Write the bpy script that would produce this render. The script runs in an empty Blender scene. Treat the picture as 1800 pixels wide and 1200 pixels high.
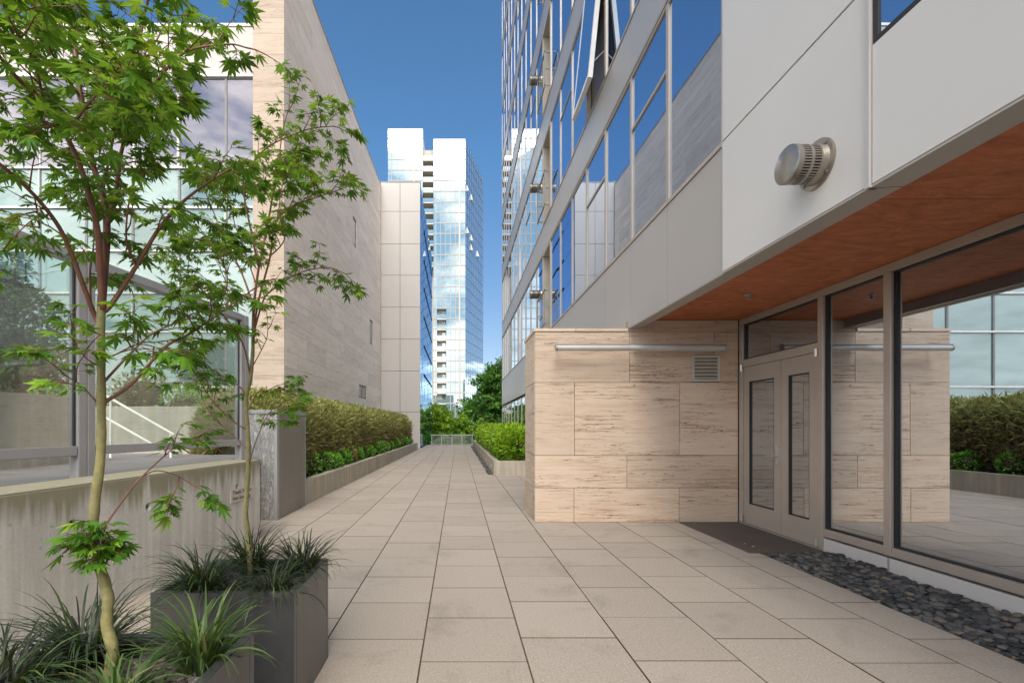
import bpy, bmesh, math, random
import numpy as np
from mathutils import Vector, Matrix
random.seed(7); RNG = np.random.default_rng(11)
R = math.radians
sc = bpy.context.scene
COL = sc.collection
H = 1.32; F = 823.0; CX = 806.0; CY = 750.0      # eye height, focal length and vanishing point (photo units)

def P3(px, py, Y):
    return Vector(((px - CX) / F * Y, Y, H + (CY - py) / F * Y))

# ------------------------------------------------------------------ materials
def new_mat(name):
    m = bpy.data.materials.new(name); m.use_nodes = True
    nt = m.node_tree; nt.nodes.clear()
    out = nt.nodes.new('ShaderNodeOutputMaterial')
    return m, nt, out
def N(nt, t, **kw):
    n = nt.nodes.new(t)
    for k, v in kw.items():
        if k in n.inputs: n.inputs[k].default_value = v
        else: setattr(n, k, v)
    return n
def L(nt, a, b): nt.links.new(a, b)
def ramp(nt, fac, stops, interp='LINEAR'):
    n = nt.nodes.new('ShaderNodeValToRGB'); e = n.color_ramp.elements
    n.color_ramp.interpolation = interp
    while len(e) > 1: e.remove(e[-1])
    e[0].position = stops[0][0]; c = stops[0][1]; e[0].color = (*c, 1) if len(c) == 3 else c
    for p, c in stops[1:]:
        x = e.new(p); x.color = (*c, 1)
    L(nt, fac, n.inputs['Fac']); return n.outputs['Color']
def g(v): return (v, v, v)
def math_(nt, op, a, b=None, c=None):
    n = nt.nodes.new('ShaderNodeMath'); n.operation = op
    for i, v in enumerate((a, b, c)):
        if v is None: continue
        if isinstance(v, (int, float)): n.inputs[i].default_value = v
        else: L(nt, v, n.inputs[i])
    return n.outputs[0]
def mixc(nt, fac, a, b, mode='MIX'):
    n = nt.nodes.new('ShaderNodeMix'); n.data_type = 'RGBA'; n.blend_type = mode
    for i, v in ((0, fac), (6, a), (7, b)):
        if isinstance(v, (int, float)): n.inputs[i].default_value = v
        elif isinstance(v, tuple): n.inputs[i].default_value = (*v, 1)
        else: L(nt, v, n.inputs[i])
    return n.outputs[2]
def pos(nt, scale=(1, 1, 1), rnd=0.0):
    ge = nt.nodes.new('ShaderNodeNewGeometry')
    mp = nt.nodes.new('ShaderNodeMapping'); mp.inputs['Scale'].default_value = scale
    L(nt, ge.outputs['Position'], mp.inputs['Vector'])
    v = mp.outputs['Vector']
    if rnd:
        at = N(nt, 'ShaderNodeAttribute', attribute_name='rnd')
        vm = nt.nodes.new('ShaderNodeVectorMath'); vm.operation = 'MULTIPLY_ADD'
        vm.inputs[1].default_value = (rnd, rnd * 1.7, rnd * 2.3)
        L(nt, at.outputs['Vector'], vm.inputs[0]); L(nt, v, vm.inputs[2]); v = vm.outputs[0]
    return v
def noise(nt, vec, scale, detail=4, rough=0.55, dist=0.0):
    n = N(nt, 'ShaderNodeTexNoise'); n.inputs['Scale'].default_value = scale
    n.inputs['Detail'].default_value = detail; n.inputs['Roughness'].default_value = rough
    n.inputs['Distortion'].default_value = dist
    L(nt, vec, n.inputs['Vector']); return n.outputs['Fac']
def bump(nt, h, strength=0.3, dist=0.01):
    b = N(nt, 'ShaderNodeBump'); b.inputs['Strength'].default_value = strength
    b.inputs['Distance'].default_value = dist; L(nt, h, b.inputs['Height']); return b.outputs['Normal']
def princ(nt, out, col, rough=0.6, metal=0.0, normal=None, spec=0.5):
    p = N(nt, 'ShaderNodeBsdfPrincipled')
    if isinstance(col, tuple): p.inputs['Base Color'].default_value = (*col, 1)
    else: L(nt, col, p.inputs['Base Color'])
    if isinstance(rough, (int, float)): p.inputs['Roughness'].default_value = rough
    else: L(nt, rough, p.inputs['Roughness'])
    p.inputs['Metallic'].default_value = metal
    p.inputs['Specular IOR Level'].default_value = spec
    if normal is not None: L(nt, normal, p.inputs['Normal'])
    L(nt, p.outputs[0], out.inputs['Surface']); return p
def m_plain(name, c, rough=0.5, metal=0.0, var=0.12, scale=3.0, bstr=0.0, fine=0, vscale=(1, 1, 1), spec=0.5):
    m, nt, out = new_mat(name)
    v = pos(nt, vscale)
    n1 = noise(nt, v, scale, 5)
    lo = tuple(x * (1 - var) for x in c); hi = tuple(min(1, x * (1 + var)) for x in c)
    col = ramp(nt, n1, [(0.3, lo), (0.7, hi)])
    nrm = None
    if fine:
        n2 = noise(nt, pos(nt), fine, 3)
        col = mixc(nt, 0.35, col, ramp(nt, n2, [(0.35, tuple(x * 0.6 for x in c)), (0.65, tuple(min(1, x * 1.35) for x in c))]))
        if bstr: nrm = bump(nt, n2, bstr, 0.004)
    rr = math_(nt, 'MULTIPLY_ADD', n1, 0.15, rough - 0.075)
    princ(nt, out, col, rr, metal, nrm, spec); return m

def m_travertine(name, light, mid, dark, pit, amount=1.0, axis=(0.75, 0.75, 0)):
    m, nt, out = new_mat(name)
    at = N(nt, 'ShaderNodeAttribute', attribute_name='rnd')
    n1 = noise(nt, pos(nt, (0.8, 0.8, 5.5), 31.0), 1.0, 5, 0.6, 0.5)
    n2 = noise(nt, pos(nt, (3.3, 3.3, 58.0), 17.0), 1.0, 5, 0.66, 0.5)
    n4 = noise(nt, pos(nt, (1.5, 1.5, 38.0), 5.0), 1.0, 6, 0.68, 0.5)
    n3 = noise(nt, pos(nt, (17.0, 17.0, 85.0), 9.0), 1.0, 3, 0.55, 0.3)
    big = noise(nt, pos(nt, (0.6, 0.6, 4.2), 13.0), 1.0, 4, 0.65)
    base = ramp(nt, n1, [(0.30, mid), (0.50, light), (0.70, tuple(0.6 * a + 0.4 * b for a, b in zip(light, mid)))])
    band = ramp(nt, big, [(0.40, g(0.12)), (0.62, g(1))])
    soft = ramp(nt, n4, [(0.36, g(1)), (0.50, g(0))])
    c = mixc(nt, math_(nt, 'MULTIPLY', math_(nt, 'MULTIPLY', soft, band), 0.60 * amount), base, dark)
    dash = math_(nt, 'MULTIPLY', ramp(nt, n2, [(0.36, g(1)), (0.43, g(0))]), band)
    c = mixc(nt, math_(nt, 'MULTIPLY', dash, 0.55 * amount), c, tuple(x * 0.66 for x in dark))
    pm = math_(nt, 'MULTIPLY', ramp(nt, n3, [(0.60, g(0)), (0.66, g(1))]), ramp(nt, math_(nt, 'MULTIPLY', n2, math_(nt, 'SUBTRACT', 1.3, big)), [(0.26, g(1)), (0.40, g(0))]))
    c = mixc(nt, math_(nt, 'MULTIPLY', pm, 0.9 * amount), c, pit)
    tone = math_(nt, 'MULTIPLY_ADD', at.outputs['Fac'], 0.16, 0.92)
    hs = N(nt, 'ShaderNodeHueSaturation'); L(nt, c, hs.inputs['Color']); L(nt, tone, hs.inputs['Value'])
    nrm = bump(nt, math_(nt, 'SUBTRACT', math_(nt, 'MULTIPLY', n2, 0.3), pm), 0.5, 0.006)
    princ(nt, out, hs.outputs[0], 0.62, 0, nrm, 0.35); return m

def m_paver(name):
    m, nt, out = new_mat(name)
    at = N(nt, 'ShaderNodeAttribute', attribute_name='rnd')
    v = pos(nt)
    big = noise(nt, v, 0.55, 5, 0.6)
    med = noise(nt, v, 4.0, 5, 0.65)
    sp = noise(nt, v, 78.0, 4, 0.75)
    sp2 = noise(nt, v, 330.0, 2, 0.5)
    base = ramp(nt, big, [(0.3, (0.325, 0.27, 0.212)), (0.5, (0.385, 0.325, 0.258)), (0.72, (0.425, 0.362, 0.292))])
    base = mixc(nt, 0.35, base, ramp(nt, med, [(0.35, (0.31, 0.26, 0.205)), (0.65, (0.41, 0.35, 0.28))]))
    s = ramp(nt, sp, [(0.30, (0.13, 0.105, 0.085)), (0.43, (0.36, 0.30, 0.24)), (0.58, (0.40, 0.335, 0.27)), (0.70, (0.66, 0.58, 0.49))])
    c = mixc(nt, 0.85, base, s)
    c = mixc(nt, 0.22, c, ramp(nt, sp2, [(0.35, g(0.10)), (0.65, g(0.66))]))
    spot = ramp(nt, noise(nt, v, 1.7, 7, 0.72, 0.4), [(0.30, g(0.70)), (0.46, g(1.0))])
    c = mixc(nt, 0.7, c, spot, 'MULTIPLY')
    tone = math_(nt, 'MULTIPLY_ADD', at.outputs['Fac'], 0.10, 0.88)
    hs = N(nt, 'ShaderNodeHueSaturation'); L(nt, c, hs.inputs['Color']); L(nt, tone, hs.inputs['Value'])
    princ(nt, out, hs.outputs[0], 0.82, 0, bump(nt, sp, 0.3, 0.003), 0.3); return m

def m_concrete(name, c=(0.36, 0.33, 0.29), streak=0.5, topz=None):
    m, nt, out = new_mat(name)
    v = pos(nt)
    big = noise(nt, v, 1.6, 6, 0.65)
    fine = noise(nt, v, 55.0, 4, 0.6)
    st = noise(nt, pos(nt, (9, 9, 0.35)), 1.0, 4, 0.6)
    lo = tuple(x * 0.68 for x in c); hi = tuple(x * 1.2 for x in c)
    col = ramp(nt, big, [(0.28, lo), (0.5, c), (0.72, hi)])
    col = mixc(nt, 0.25, col, ramp(nt, fine, [(0.3, tuple(x * 0.55 for x in c)), (0.7, tuple(min(1, x * 1.3) for x in c))]))
    col = mixc(nt, math_(nt, 'MULTIPLY', ramp(nt, st, [(0.44, g(1)), (0.6, g(0))]), streak), col, tuple(x * 0.60 for x in c))
    if topz:
        ge = N(nt, 'ShaderNodeNewGeometry'); sp = N(nt, 'ShaderNodeSeparateXYZ'); L(nt, ge.outputs['Position'], sp.inputs[0])
        drip = noise(nt, pos(nt, (13, 13, 0.6)), 1.0, 3, 0.6)
        edge = math_(nt, 'SUBTRACT', math_(nt, 'MULTIPLY_ADD', drip, -0.62, topz + 0.18), sp.outputs[2])
        k = ramp(nt, math_(nt, 'MULTIPLY_ADD', edge, -7.0, 0.55), [(0.0, g(0)), (1.0, g(0.9))])
        col = mixc(nt, k, col, (c[0] * 0.42, c[1] * 0.40, c[2] * 0.28))
    pits = ramp(nt, noise(nt, v, 28.0, 2, 0.5), [(0.69, g(0)), (0.74, g(1))])
    col = mixc(nt, math_(nt, 'MULTIPLY', pits, 0.5), col, tuple(x * 0.4 for x in c))
    princ(nt, out, col, 0.85, 0, bump(nt, mixc(nt, 0.5, fine, pits), 0.25, 0.004), 0.3); return m

def m_wood(name):
    m, nt, out = new_mat(name)
    at = N(nt, 'ShaderNodeAttribute', attribute_name='rnd')
    v = pos(nt, (1.5, 3.4, 1.0), 8.0)
    n1 = noise(nt, v, 1.3, 9, 0.66, 2.6)
    n2 = noise(nt, pos(nt, (7, 34, 6), 5.0), 1.0, 5, 0.65, 1.2)
    c = ramp(nt, n1, [(0.28, (0.21, 0.066, 0.027)), (0.48, (0.42, 0.135, 0.055)), (0.70, (0.60, 0.215, 0.092))])
    c = mixc(nt, 0.3, c, ramp(nt, n2, [(0.35, (0.20, 0.055, 0.018)), (0.65, (0.62, 0.20, 0.075))]))
    kn = ramp(nt, noise(nt, pos(nt, (1, 1.6, 1)), 7.0, 2), [(0.72, g(0)), (0.78, g(1))])
    c = mixc(nt, math_(nt, 'MULTIPLY', kn, 0.6), c, (0.10, 0.03, 0.012))
    princ(nt, out, c, 0.55, 0, None, 0.3); return m

def m_galv(name):
    m, nt, out = new_mat(name)
    vo = N(nt, 'ShaderNodeTexVoronoi'); vo.inputs['Scale'].default_value = 22.0
    L(nt, pos(nt, (1, 1, 0.7)), vo.inputs['Vector'])
    n1 = noise(nt, pos(nt, (7, 7, 2.5)), 3.0, 5, 0.6, 2.5)
    n2 = noise(nt, pos(nt), 1.2, 4)
    c = ramp(nt, n1, [(0.32, (0.25, 0.252, 0.25)), (0.52, (0.36, 0.36, 0.355)), (0.66, (0.60, 0.605, 0.60))])
    c = mixc(nt, 0.12, c, vo.outputs['Distance'], 'SOFT_LIGHT')
    c = mixc(nt, 0.5, c, ramp(nt, n2, [(0.3, g(0.55)), (0.7, g(1.0))]), 'MULTIPLY')
    princ(nt, out, c, math_(nt, 'MULTIPLY_ADD', n1, 0.3, 0.32), 0.55, bump(nt, n1, 0.12, 0.01)); return m

def m_leaf(name, stops, trans=0.35, rough=0.45):
    m, nt, out = new_mat(name)
    at = N(nt, 'ShaderNodeAttribute', attribute_name='rnd')
    c = ramp(nt, at.outputs['Fac'], stops)
    p = N(nt, 'ShaderNodeBsdfPrincipled'); L(nt, c, p.inputs['Base Color']); p.inputs['Roughness'].default_value = rough
    p.inputs['Specular IOR Level'].default_value = 0.35
    t = N(nt, 'ShaderNodeBsdfTranslucent')
    c2 = mixc(nt, 0.5, c, (0.30, 0.40, 0.03))
    L(nt, c2, t.inputs['Color'])
    mx = N(nt, 'ShaderNodeMixShader'); mx.inputs[0].default_value = trans
    L(nt, p.outputs[0], mx.inputs[1]); L(nt, t.outputs[0], mx.inputs[2]); L(nt, mx.outputs[0], out.inputs['Surface'])
    return m

def m_glass(name, refl, tint, body, clear=0.0, clear_tint=(0.8, 0.85, 0.85), wav=0.0, rough=0.0, wscale=0.7):
    """reflecting glass: mirror layer (stronger at grazing angles) over a tinted body, part of which lets light through"""
    m, nt, out = new_mat(name)
    gl = N(nt, 'ShaderNodeBsdfGlossy'); gl.inputs['Color'].default_value = (*tint, 1); gl.inputs['Roughness'].default_value = rough
    if wav:
        nz = noise(nt, pos(nt, (wscale, wscale, wscale * 0.6), 20.0), 1.0, 2, 0.4)
        L(nt, bump(nt, nz, wav, 0.03), gl.inputs['Normal'])
    di = N(nt, 'ShaderNodeBsdfDiffuse')
    at = N(nt, 'ShaderNodeAttribute', attribute_name='rnd')
    cv = mixc(nt, at.outputs['Fac'], tuple(x * 0.8 for x in body), tuple(min(1, x * 1.2) for x in body))
    L(nt, cv, di.inputs['Color'])
    under = di.outputs[0]
    if clear:
        tr = N(nt, 'ShaderNodeBsdfTransparent'); tr.inputs['Color'].default_value = (*clear_tint, 1)
        mx0 = N(nt, 'ShaderNodeMixShader'); mx0.inputs[0].default_value = clear
        L(nt, under, mx0.inputs[1]); L(nt, tr.outputs[0], mx0.inputs[2]); under = mx0.outputs[0]
    fr = N(nt, 'ShaderNodeLayerWeight'); fr.inputs['Blend'].default_value = 0.5
    f = math_(nt, 'MULTIPLY_ADD', math_(nt, 'POWER', fr.outputs['Facing'], 3.6), 1.0 - refl, refl)
    mx = N(nt, 'ShaderNodeMixShader'); L(nt, f, mx.inputs[0]); L(nt, under, mx.inputs[1]); L(nt, gl.outputs[0], mx.inputs[2])
    L(nt, mx.outputs[0], out.inputs['Surface']); return m

def m_pebble(name, stops):
    m, nt, out = new_mat(name)
    at = N(nt, 'ShaderNodeAttribute', attribute_name='rnd')
    c = ramp(nt, at.outputs['Fac'], stops)
    n = noise(nt, pos(nt), 45, 4)
    c = mixc(nt, 0.5, c, ramp(nt, n, [(0.3, g(0.65)), (0.7, g(1.15))]), 'MULTIPLY')
    princ(nt, out, c, 0.58, 0, bump(nt, n, 0.12, 0.004), 0.4); return m
M = {}
M['paver'] = m_paver('paver_granite')
M['joint'] = m_plain('joint_sand', (0.115, 0.088, 0.062), 0.95, fine=90)
M['trav'] = m_travertine('travertine_warm', (0.615, 0.495, 0.392), (0.525, 0.402, 0.302), (0.33, 0.205, 0.125), (0.06, 0.038, 0.024), 1.5)
M['trav3'] = m_travertine('travertine_sunlit_darkened', (0.45, 0.375, 0.31), (0.39, 0.315, 0.25), (0.25, 0.175, 0.125), (0.08, 0.055, 0.04), 1.3)  # same stone as trav2, colour darkened to offset sun on the front
M['trav2'] = m_travertine('travertine_shaded_lightened', (0.80, 0.70, 0.62), (0.70, 0.60, 0.525), (0.44, 0.35, 0.29), (0.16, 0.12, 0.10), 1.0)  # colour lightened to make up for the shade on the side wall
M['mortar'] = m_plain('mortar', (0.30, 0.25, 0.20), 0.9, fine=60)
M['concrete'] = m_concrete('board_concrete', (0.53, 0.52, 0.49), 0.5, topz=0.93)
M['concrete2'] = m_concrete('planter_concrete', (0.47, 0.425, 0.345), 0.55)
M['concrete3'] = m_concrete('stair_concrete', (0.42, 0.39, 0.34), 0.4)
M['asphalt'] = m_plain('walk_asphalt', (0.16, 0.155, 0.15), 0.9, fine=120, var=0.2)
M['ground'] = m_plain('ground_mat', (0.10, 0.11, 0.07), 0.95, var=0.3, scale=0.2)
M['soil'] = m_plain('soil_mat', (0.055, 0.04, 0.03), 0.95, fine=40, var=0.3)
M['white_panel'] = m_plain('white_aluminium', (0.60, 0.58, 0.56), 0.42, 0.0, 0.025, 0.7)
M['grey_panel'] = m_plain('champagne_aluminium', (0.46, 0.435, 0.41), 0.36, 0.35, 0.03, 0.8)
M['pale_panel'] = m_plain('pale_panel', (0.46, 0.445, 0.435), 0.5, 0.0, 0.03, 0.3)
M['frame'] = m_plain('bronze_champagne', (0.42, 0.37, 0.325), 0.4, 0.25, 0.05, 4)
M['frame_d'] = m_plain('dark_gasket', (0.02, 0.02, 0.022), 0.6)
M['strip'] = m_plain('metal_return', (0.40, 0.37, 0.335), 0.45, 0.2, 0.04, 2)
M['wood'] = m_wood('soffit_wood')
M['core'] = m_plain('dark_core', (0.035, 0.035, 0.037), 0.8)
M['room'] = m_plain('room_wall', (0.16, 0.155, 0.15), 0.8)
M['roomfloor'] = m_plain('room_floor', (0.10, 0.10, 0.10), 0.5)
M['steel'] = m_plain('stainless', (0.36, 0.325, 0.285), 0.34, 0.85, 0.1, 12)
M['alu'] = m_plain('aluminium', (0.58, 0.57, 0.56), 0.35, 0.7, 0.05, 6)
M['greymetal'] = m_plain('grey_metal', (0.33, 0.33, 0.345), 0.45, 0.3, 0.06, 4)
M['darkmetal'] = m_plain('zinc_planter', (0.105, 0.108, 0.112), 0.30, 0.6, 0.3, 3.5, vscale=(1, 1, 0.5))
M['galv'] = m_galv('galvanised')
M['black'] = m_plain('black', (0.012, 0.012, 0.012), 0.7)
M['slab'] = m_plain('dark_threshold', (0.085, 0.068, 0.058), 0.75, var=0.25, scale=2, fine=150)
M['tie'] = m_plain('tie_hole_shade_grey', (0.09, 0.085, 0.08), 0.9)  # dark tone standing for the shade inside the tie holes
M['vent_paint'] = m_plain('vent_paint', (0.50, 0.49, 0.46), 0.5)
M['tube'] = m_plain('tube_grey', (0.50, 0.485, 0.47), 0.4, 0.1)
M['petal'] = m_pebble('petal', [(0, (0.16, 0.09, 0.05)), (0.4, (0.38, 0.27, 0.16)), (1, (0.62, 0.52, 0.38))])
M['side_sheet'] = m_plain('side_sheet', (0.235, 0.215, 0.19), 0.5, 0.3, 0.14, 2.5, vscale=(1, 1, 0.4), fine=30)
M['mull_t'] = m_plain('tower_mullion', (0.30, 0.31, 0.32), 0.6)
M['sign'] = m_plain('sign_plate', (0.50, 0.46, 0.40), 0.5)
M['ink'] = m_plain('ink', (0.03, 0.028, 0.026), 0.6)
M['whitepaint'] = m_plain('white_paint', (0.80, 0.79, 0.76), 0.4)
M['lens'] = m_plain('lamp_lens', (0.75, 0.74, 0.72), 0.4)
M['reveal'] = m_plain('reveal_beige', (0.42, 0.37, 0.31), 0.5)
M['pebble'] = m_pebble('black_pebble', [(0, (0.026, 0.028, 0.03)), (0.5, (0.068, 0.07, 0.073)), (0.86, (0.135, 0.133, 0.128)), (0.95, (0.16, 0.13, 0.10)), (1, (0.20, 0.16, 0.12))])
M['pebble2'] = m_pebble('grey_pebble', [(0, (0.07, 0.062, 0.058)), (0.5, (0.15, 0.135, 0.125)), (1, (0.26, 0.235, 0.21))])
M['g_up'] = m_glass('glass_facade', 0.66, (0.70, 0.80, 0.95), (0.03, 0.04, 0.06), wav=0.06, wscale=0.9)
M['g_store'] = m_glass('glass_store', 0.62, (0.84, 0.91, 1.0), (0.02, 0.02, 0.02), 0.85, (0.45, 0.46, 0.46), wav=0.02)
M['g_left'] = m_glass('glass_lilac', 0.20, (0.86, 0.86, 0.97), (0.155, 0.145, 0.165), wav=0.05)
M['g_left2'] = m_glass('glass_mint', 0.22, (0.84, 0.95, 0.95), (0.14, 0.215, 0.205), wav=0.05)
M['g_fence'] = m_glass('glass_screen', 0.15, (0.95, 0.97, 1.0), (0.25, 0.28, 0.27), 0.94, (0.86, 0.92, 0.90), wav=0.01)
M['g_tower'] = m_glass('glass_tower', 0.36, (0.88, 0.95, 1.0), (0.16, 0.25, 0.26), wav=0.015, wscale=0.25)
M['g_tower2'] = m_glass('glass_tower_side', 0.62, (0.66, 0.84, 1.0), (0.10, 0.17, 0.22), wav=0.02, wscale=0.25)
M['g_white'] = m_glass('glass_side', 0.70, (0.66, 0.82, 1.0), (0.05, 0.08, 0.12), wav=0.03)
M['g_dark'] = m_glass('glass_dark', 0.10, (0.9, 0.95, 1.0), (0.03, 0.032, 0.035))
M['frame_dk'] = m_plain('dark_bronze', (0.10, 0.095, 0.09), 0.5)
M['conc_far'] = m_plain('far_concrete', (0.50, 0.47, 0.43), 0.8, var=0.05)
M['mull_w'] = m_plain('white_mullion', (0.66, 0.66, 0.66), 0.5)
M['mull_g'] = m_plain('grey_mullion', (0.22, 0.225, 0.23), 0.5)
M['bark_g'] = m_plain('bark_green', (0.205, 0.19, 0.078), 0.65, var=0.5, scale=11, fine=60, bstr=0.6, vscale=(1, 1, 0.35))
M['bark_r'] = m_plain('bark_red', (0.155, 0.062, 0.036), 0.55, var=0.35, scale=18)
M['bark'] = m_plain('bark_brown', (0.07, 0.052, 0.038), 0.9, var=0.3, scale=6)
M['maple'] = m_leaf('maple_leaf', [(0, (0.022, 0.075, 0.010)), (0.35, (0.055, 0.170, 0.014)), (0.75, (0.120, 0.310, 0.022)), (1, (0.28, 0.43, 0.035))], 0.42)
M['grass_d'] = m_leaf('mondo_dark', [(0, (0.010, 0.012, 0.012)), (0.5, (0.022, 0.030, 0.020)), (0.85, (0.04, 0.075, 0.022)), (1, (0.10, 0.16, 0.04))], 0.15, 0.5)
M['grass_g'] = m_leaf('mondo_green', [(0, (0.018, 0.032, 0.014)), (0.5, (0.055, 0.105, 0.03)), (0.9, (0.12, 0.20, 0.055)), (1, (0.26, 0.23, 0.11))], 0.25, 0.5)
M['bamboo'] = m_leaf('bamboo_leaf', [(0, (0.11, 0.066, 0.036)), (0.3, (0.25, 0.175, 0.095)), (0.52, (0.19, 0.17, 0.06)), (0.75, (0.20, 0.235, 0.06)), (1, (0.42, 0.42, 0.15))], 0.3)
M['hedgecore'] = m_plain('hedge_core', (0.035, 0.03, 0.015), 0.95, var=0.5, scale=9)
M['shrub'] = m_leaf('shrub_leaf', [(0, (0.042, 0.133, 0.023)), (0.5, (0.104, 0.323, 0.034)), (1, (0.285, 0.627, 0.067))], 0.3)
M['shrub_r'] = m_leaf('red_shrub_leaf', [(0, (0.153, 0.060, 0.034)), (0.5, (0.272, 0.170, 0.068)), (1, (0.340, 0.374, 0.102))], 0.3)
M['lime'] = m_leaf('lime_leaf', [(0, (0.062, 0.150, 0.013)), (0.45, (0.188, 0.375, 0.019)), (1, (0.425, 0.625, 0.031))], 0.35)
M['treeleaf'] = m_leaf('tree_leaf', [(0, (0.030, 0.085, 0.019)), (0.5, (0.076, 0.218, 0.030)), (1, (0.180, 0.399, 0.053))], 0.3)
M['treelime'] = m_leaf('lime_tree_leaf', [(0, (0.105, 0.210, 0.021)), (0.5, (0.273, 0.473, 0.038)), (1, (0.567, 0.756, 0.063))], 0.35)
M['evergreen'] = m_leaf('evergreen_leaf', [(0, (0.012, 0.033, 0.012)), (0.5, (0.033, 0.093, 0.021)), (1, (0.105, 0.195, 0.045))], 0.2)

# ------------------------------------------------------------------ mesh helpers
class MB:
    def __init__(s): s.v = []; s.f = []; s.r = []
    def add(s, vs, fs, r=None):
        o = len(s.v); r = random.random() if r is None else r
        s.v += [tuple(v) for v in vs]; s.f += [tuple(i + o for i in f) for f in fs]; s.r += [r] * len(fs)
        return s
    def box(s, x0, x1, y0, y1, z0, z1, r=None):
        x0, x1 = sorted((x0, x1)); y0, y1 = sorted((y0, y1)); z0, z1 = sorted((z0, z1))
        return s.add([(x0, y0, z0), (x1, y0, z0), (x1, y1, z0), (x0, y1, z0), (x0, y0, z1), (x1, y0, z1), (x1, y1, z1), (x0, y1, z1)],
              [(0, 3, 2, 1), (4, 5, 6, 7), (0, 1, 5, 4), (1, 2, 6, 5), (2, 3, 7, 6), (3, 0, 4, 7)], r)
    def cbox(s, c, sx, sy, sz, r=None):
        return s.box(c[0] - sx / 2, c[0] + sx / 2, c[1] - sy / 2, c[1] + sy / 2, c[2] - sz / 2, c[2] + sz / 2, r)
    def prism(s, poly, z0, z1, r=None):
        n = len(poly)
        a = sum(poly[i][0] * poly[(i + 1) % n][1] - poly[(i + 1) % n][0] * poly[i][1] for i in range(n))
        if a < 0: poly = poly[::-1]
        vs = [(x, y, z0) for x, y in poly] + [(x, y, z1) for x, y in poly]
        fs = [tuple(range(n - 1, -1, -1)), tuple(range(n, 2 * n))] + [(i, (i + 1) % n, n + (i + 1) % n, n + i) for i in range(n)]
        return s.add(vs, fs, r)
    def panel(s, fr, u0, u1, z0, z1, d0, d1, r=None):
        """box in a wall frame fr=(O,U,Nn): along the wall u0..u1, height z0..z1, outwards d0..d1"""
        O, U, Nn = fr
        q = lambda u, d, z: (O[0] + U[0] * u + Nn[0] * d, O[1] + U[1] * u + Nn[1] * d, z)
        vs = [q(u0, d0, z0), q(u1, d0, z0), q(u1, d1, z0), q(u0, d1, z0), q(u0, d0, z1), q(u1, d0, z1), q(u1, d1, z1), q(u0, d1, z1)]
        fs = [(0, 3, 2, 1), (4, 5, 6, 7), (0, 1, 5, 4), (1, 2, 6, 5), (2, 3, 7, 6), (3, 0, 4, 7)]
        if U[0] * Nn[1] - U[1] * Nn[0] < 0: fs = [f[::-1] for f in fs]
        return s.add(vs, fs, r)
    def cyl(s, p0, p1, r0, r1=None, n=16, r=None, cap=True):
        r1 = r0 if r1 is None else r1
        p0 = Vector(p0); p1 = Vector(p1); d = (p1 - p0).normalized()
        a = d.orthogonal().normalized(); b = d.cross(a)
        vs = []
        for p, rr in ((p0, r0), (p1, r1)):
            for i in range(n):
                t = 2 * math.pi * i / n; vs.append(p + (a * math.cos(t) + b * math.sin(t)) * rr)
        fs = [(i, (i + 1) % n, n + (i + 1) % n, n + i) for i in range(n)]
        if cap: fs += [tuple(range(n - 1, -1, -1)), tuple(range(n, 2 * n))]
        return s.add(vs, fs, r)
    def tube(s, pts, radii, n=8, r=None):
        pts = [Vector(p) for p in pts]; rings = []; a = None
        for i, p in enumerate(pts):
            d = (pts[min(i + 1, len(pts) - 1)] - pts[max(i - 1, 0)]).normalized()
            a = d.orthogonal().normalized() if a is None else (a - d * a.dot(d)).normalized()
            b = d.cross(a)
            rings.append([p + (a * math.cos(2 * math.pi * k / n) + b * math.sin(2 * math.pi * k / n)) * radii[i] for k in range(n)])
        vs = [v for rg in rings for v in rg]; fs = []
        for i in range(len(pts) - 1):
            for k in range(n): fs.append((i * n + k, i * n + (k + 1) % n, (i + 1) * n + (k + 1) % n, (i + 1) * n + k))
        fs += [tuple(range(n - 1, -1, -1)), tuple(range(len(vs) - n, len(vs)))]
        return s.add(vs, fs, r)
    def ball(s, c, rx, ry, rz, nu=12, nv=8, wob=0.0, r=None, rot=None):
        vs = [(0, 0, -1)]; 
        for j in range(1, nv):
            t = math.pi * j / nv - math.pi / 2
            for i in range(nu):
                a = 2 * math.pi * i / nu; vs.append((math.cos(t) * math.cos(a), math.cos(t) * math.sin(a), math.sin(t)))
        vs.append((0, 0, 1)); out = []
        for v in vs:
            k = 1 + random.uniform(-wob, wob); w = Vector((v[0] * rx * k, v[1] * ry * k, v[2] * rz * k))
            if rot is not None: w = rot @ w
            out.append(w + Vector(c))
        fs = [(0, 1 + (i + 1) % nu, 1 + i) for i in range(nu)]
        for j in range(nv - 2):
            for i in range(nu):
                a = 1 + j * nu + i; b = 1 + j * nu + (i + 1) % nu; fs.append((a, b, b + nu, a + nu))
        l = len(vs) - 1
        fs += [(l, l - nu + i, l - nu + (i + 1) % nu) for i in range(nu)]
        return s.add(out, fs, r)

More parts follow.
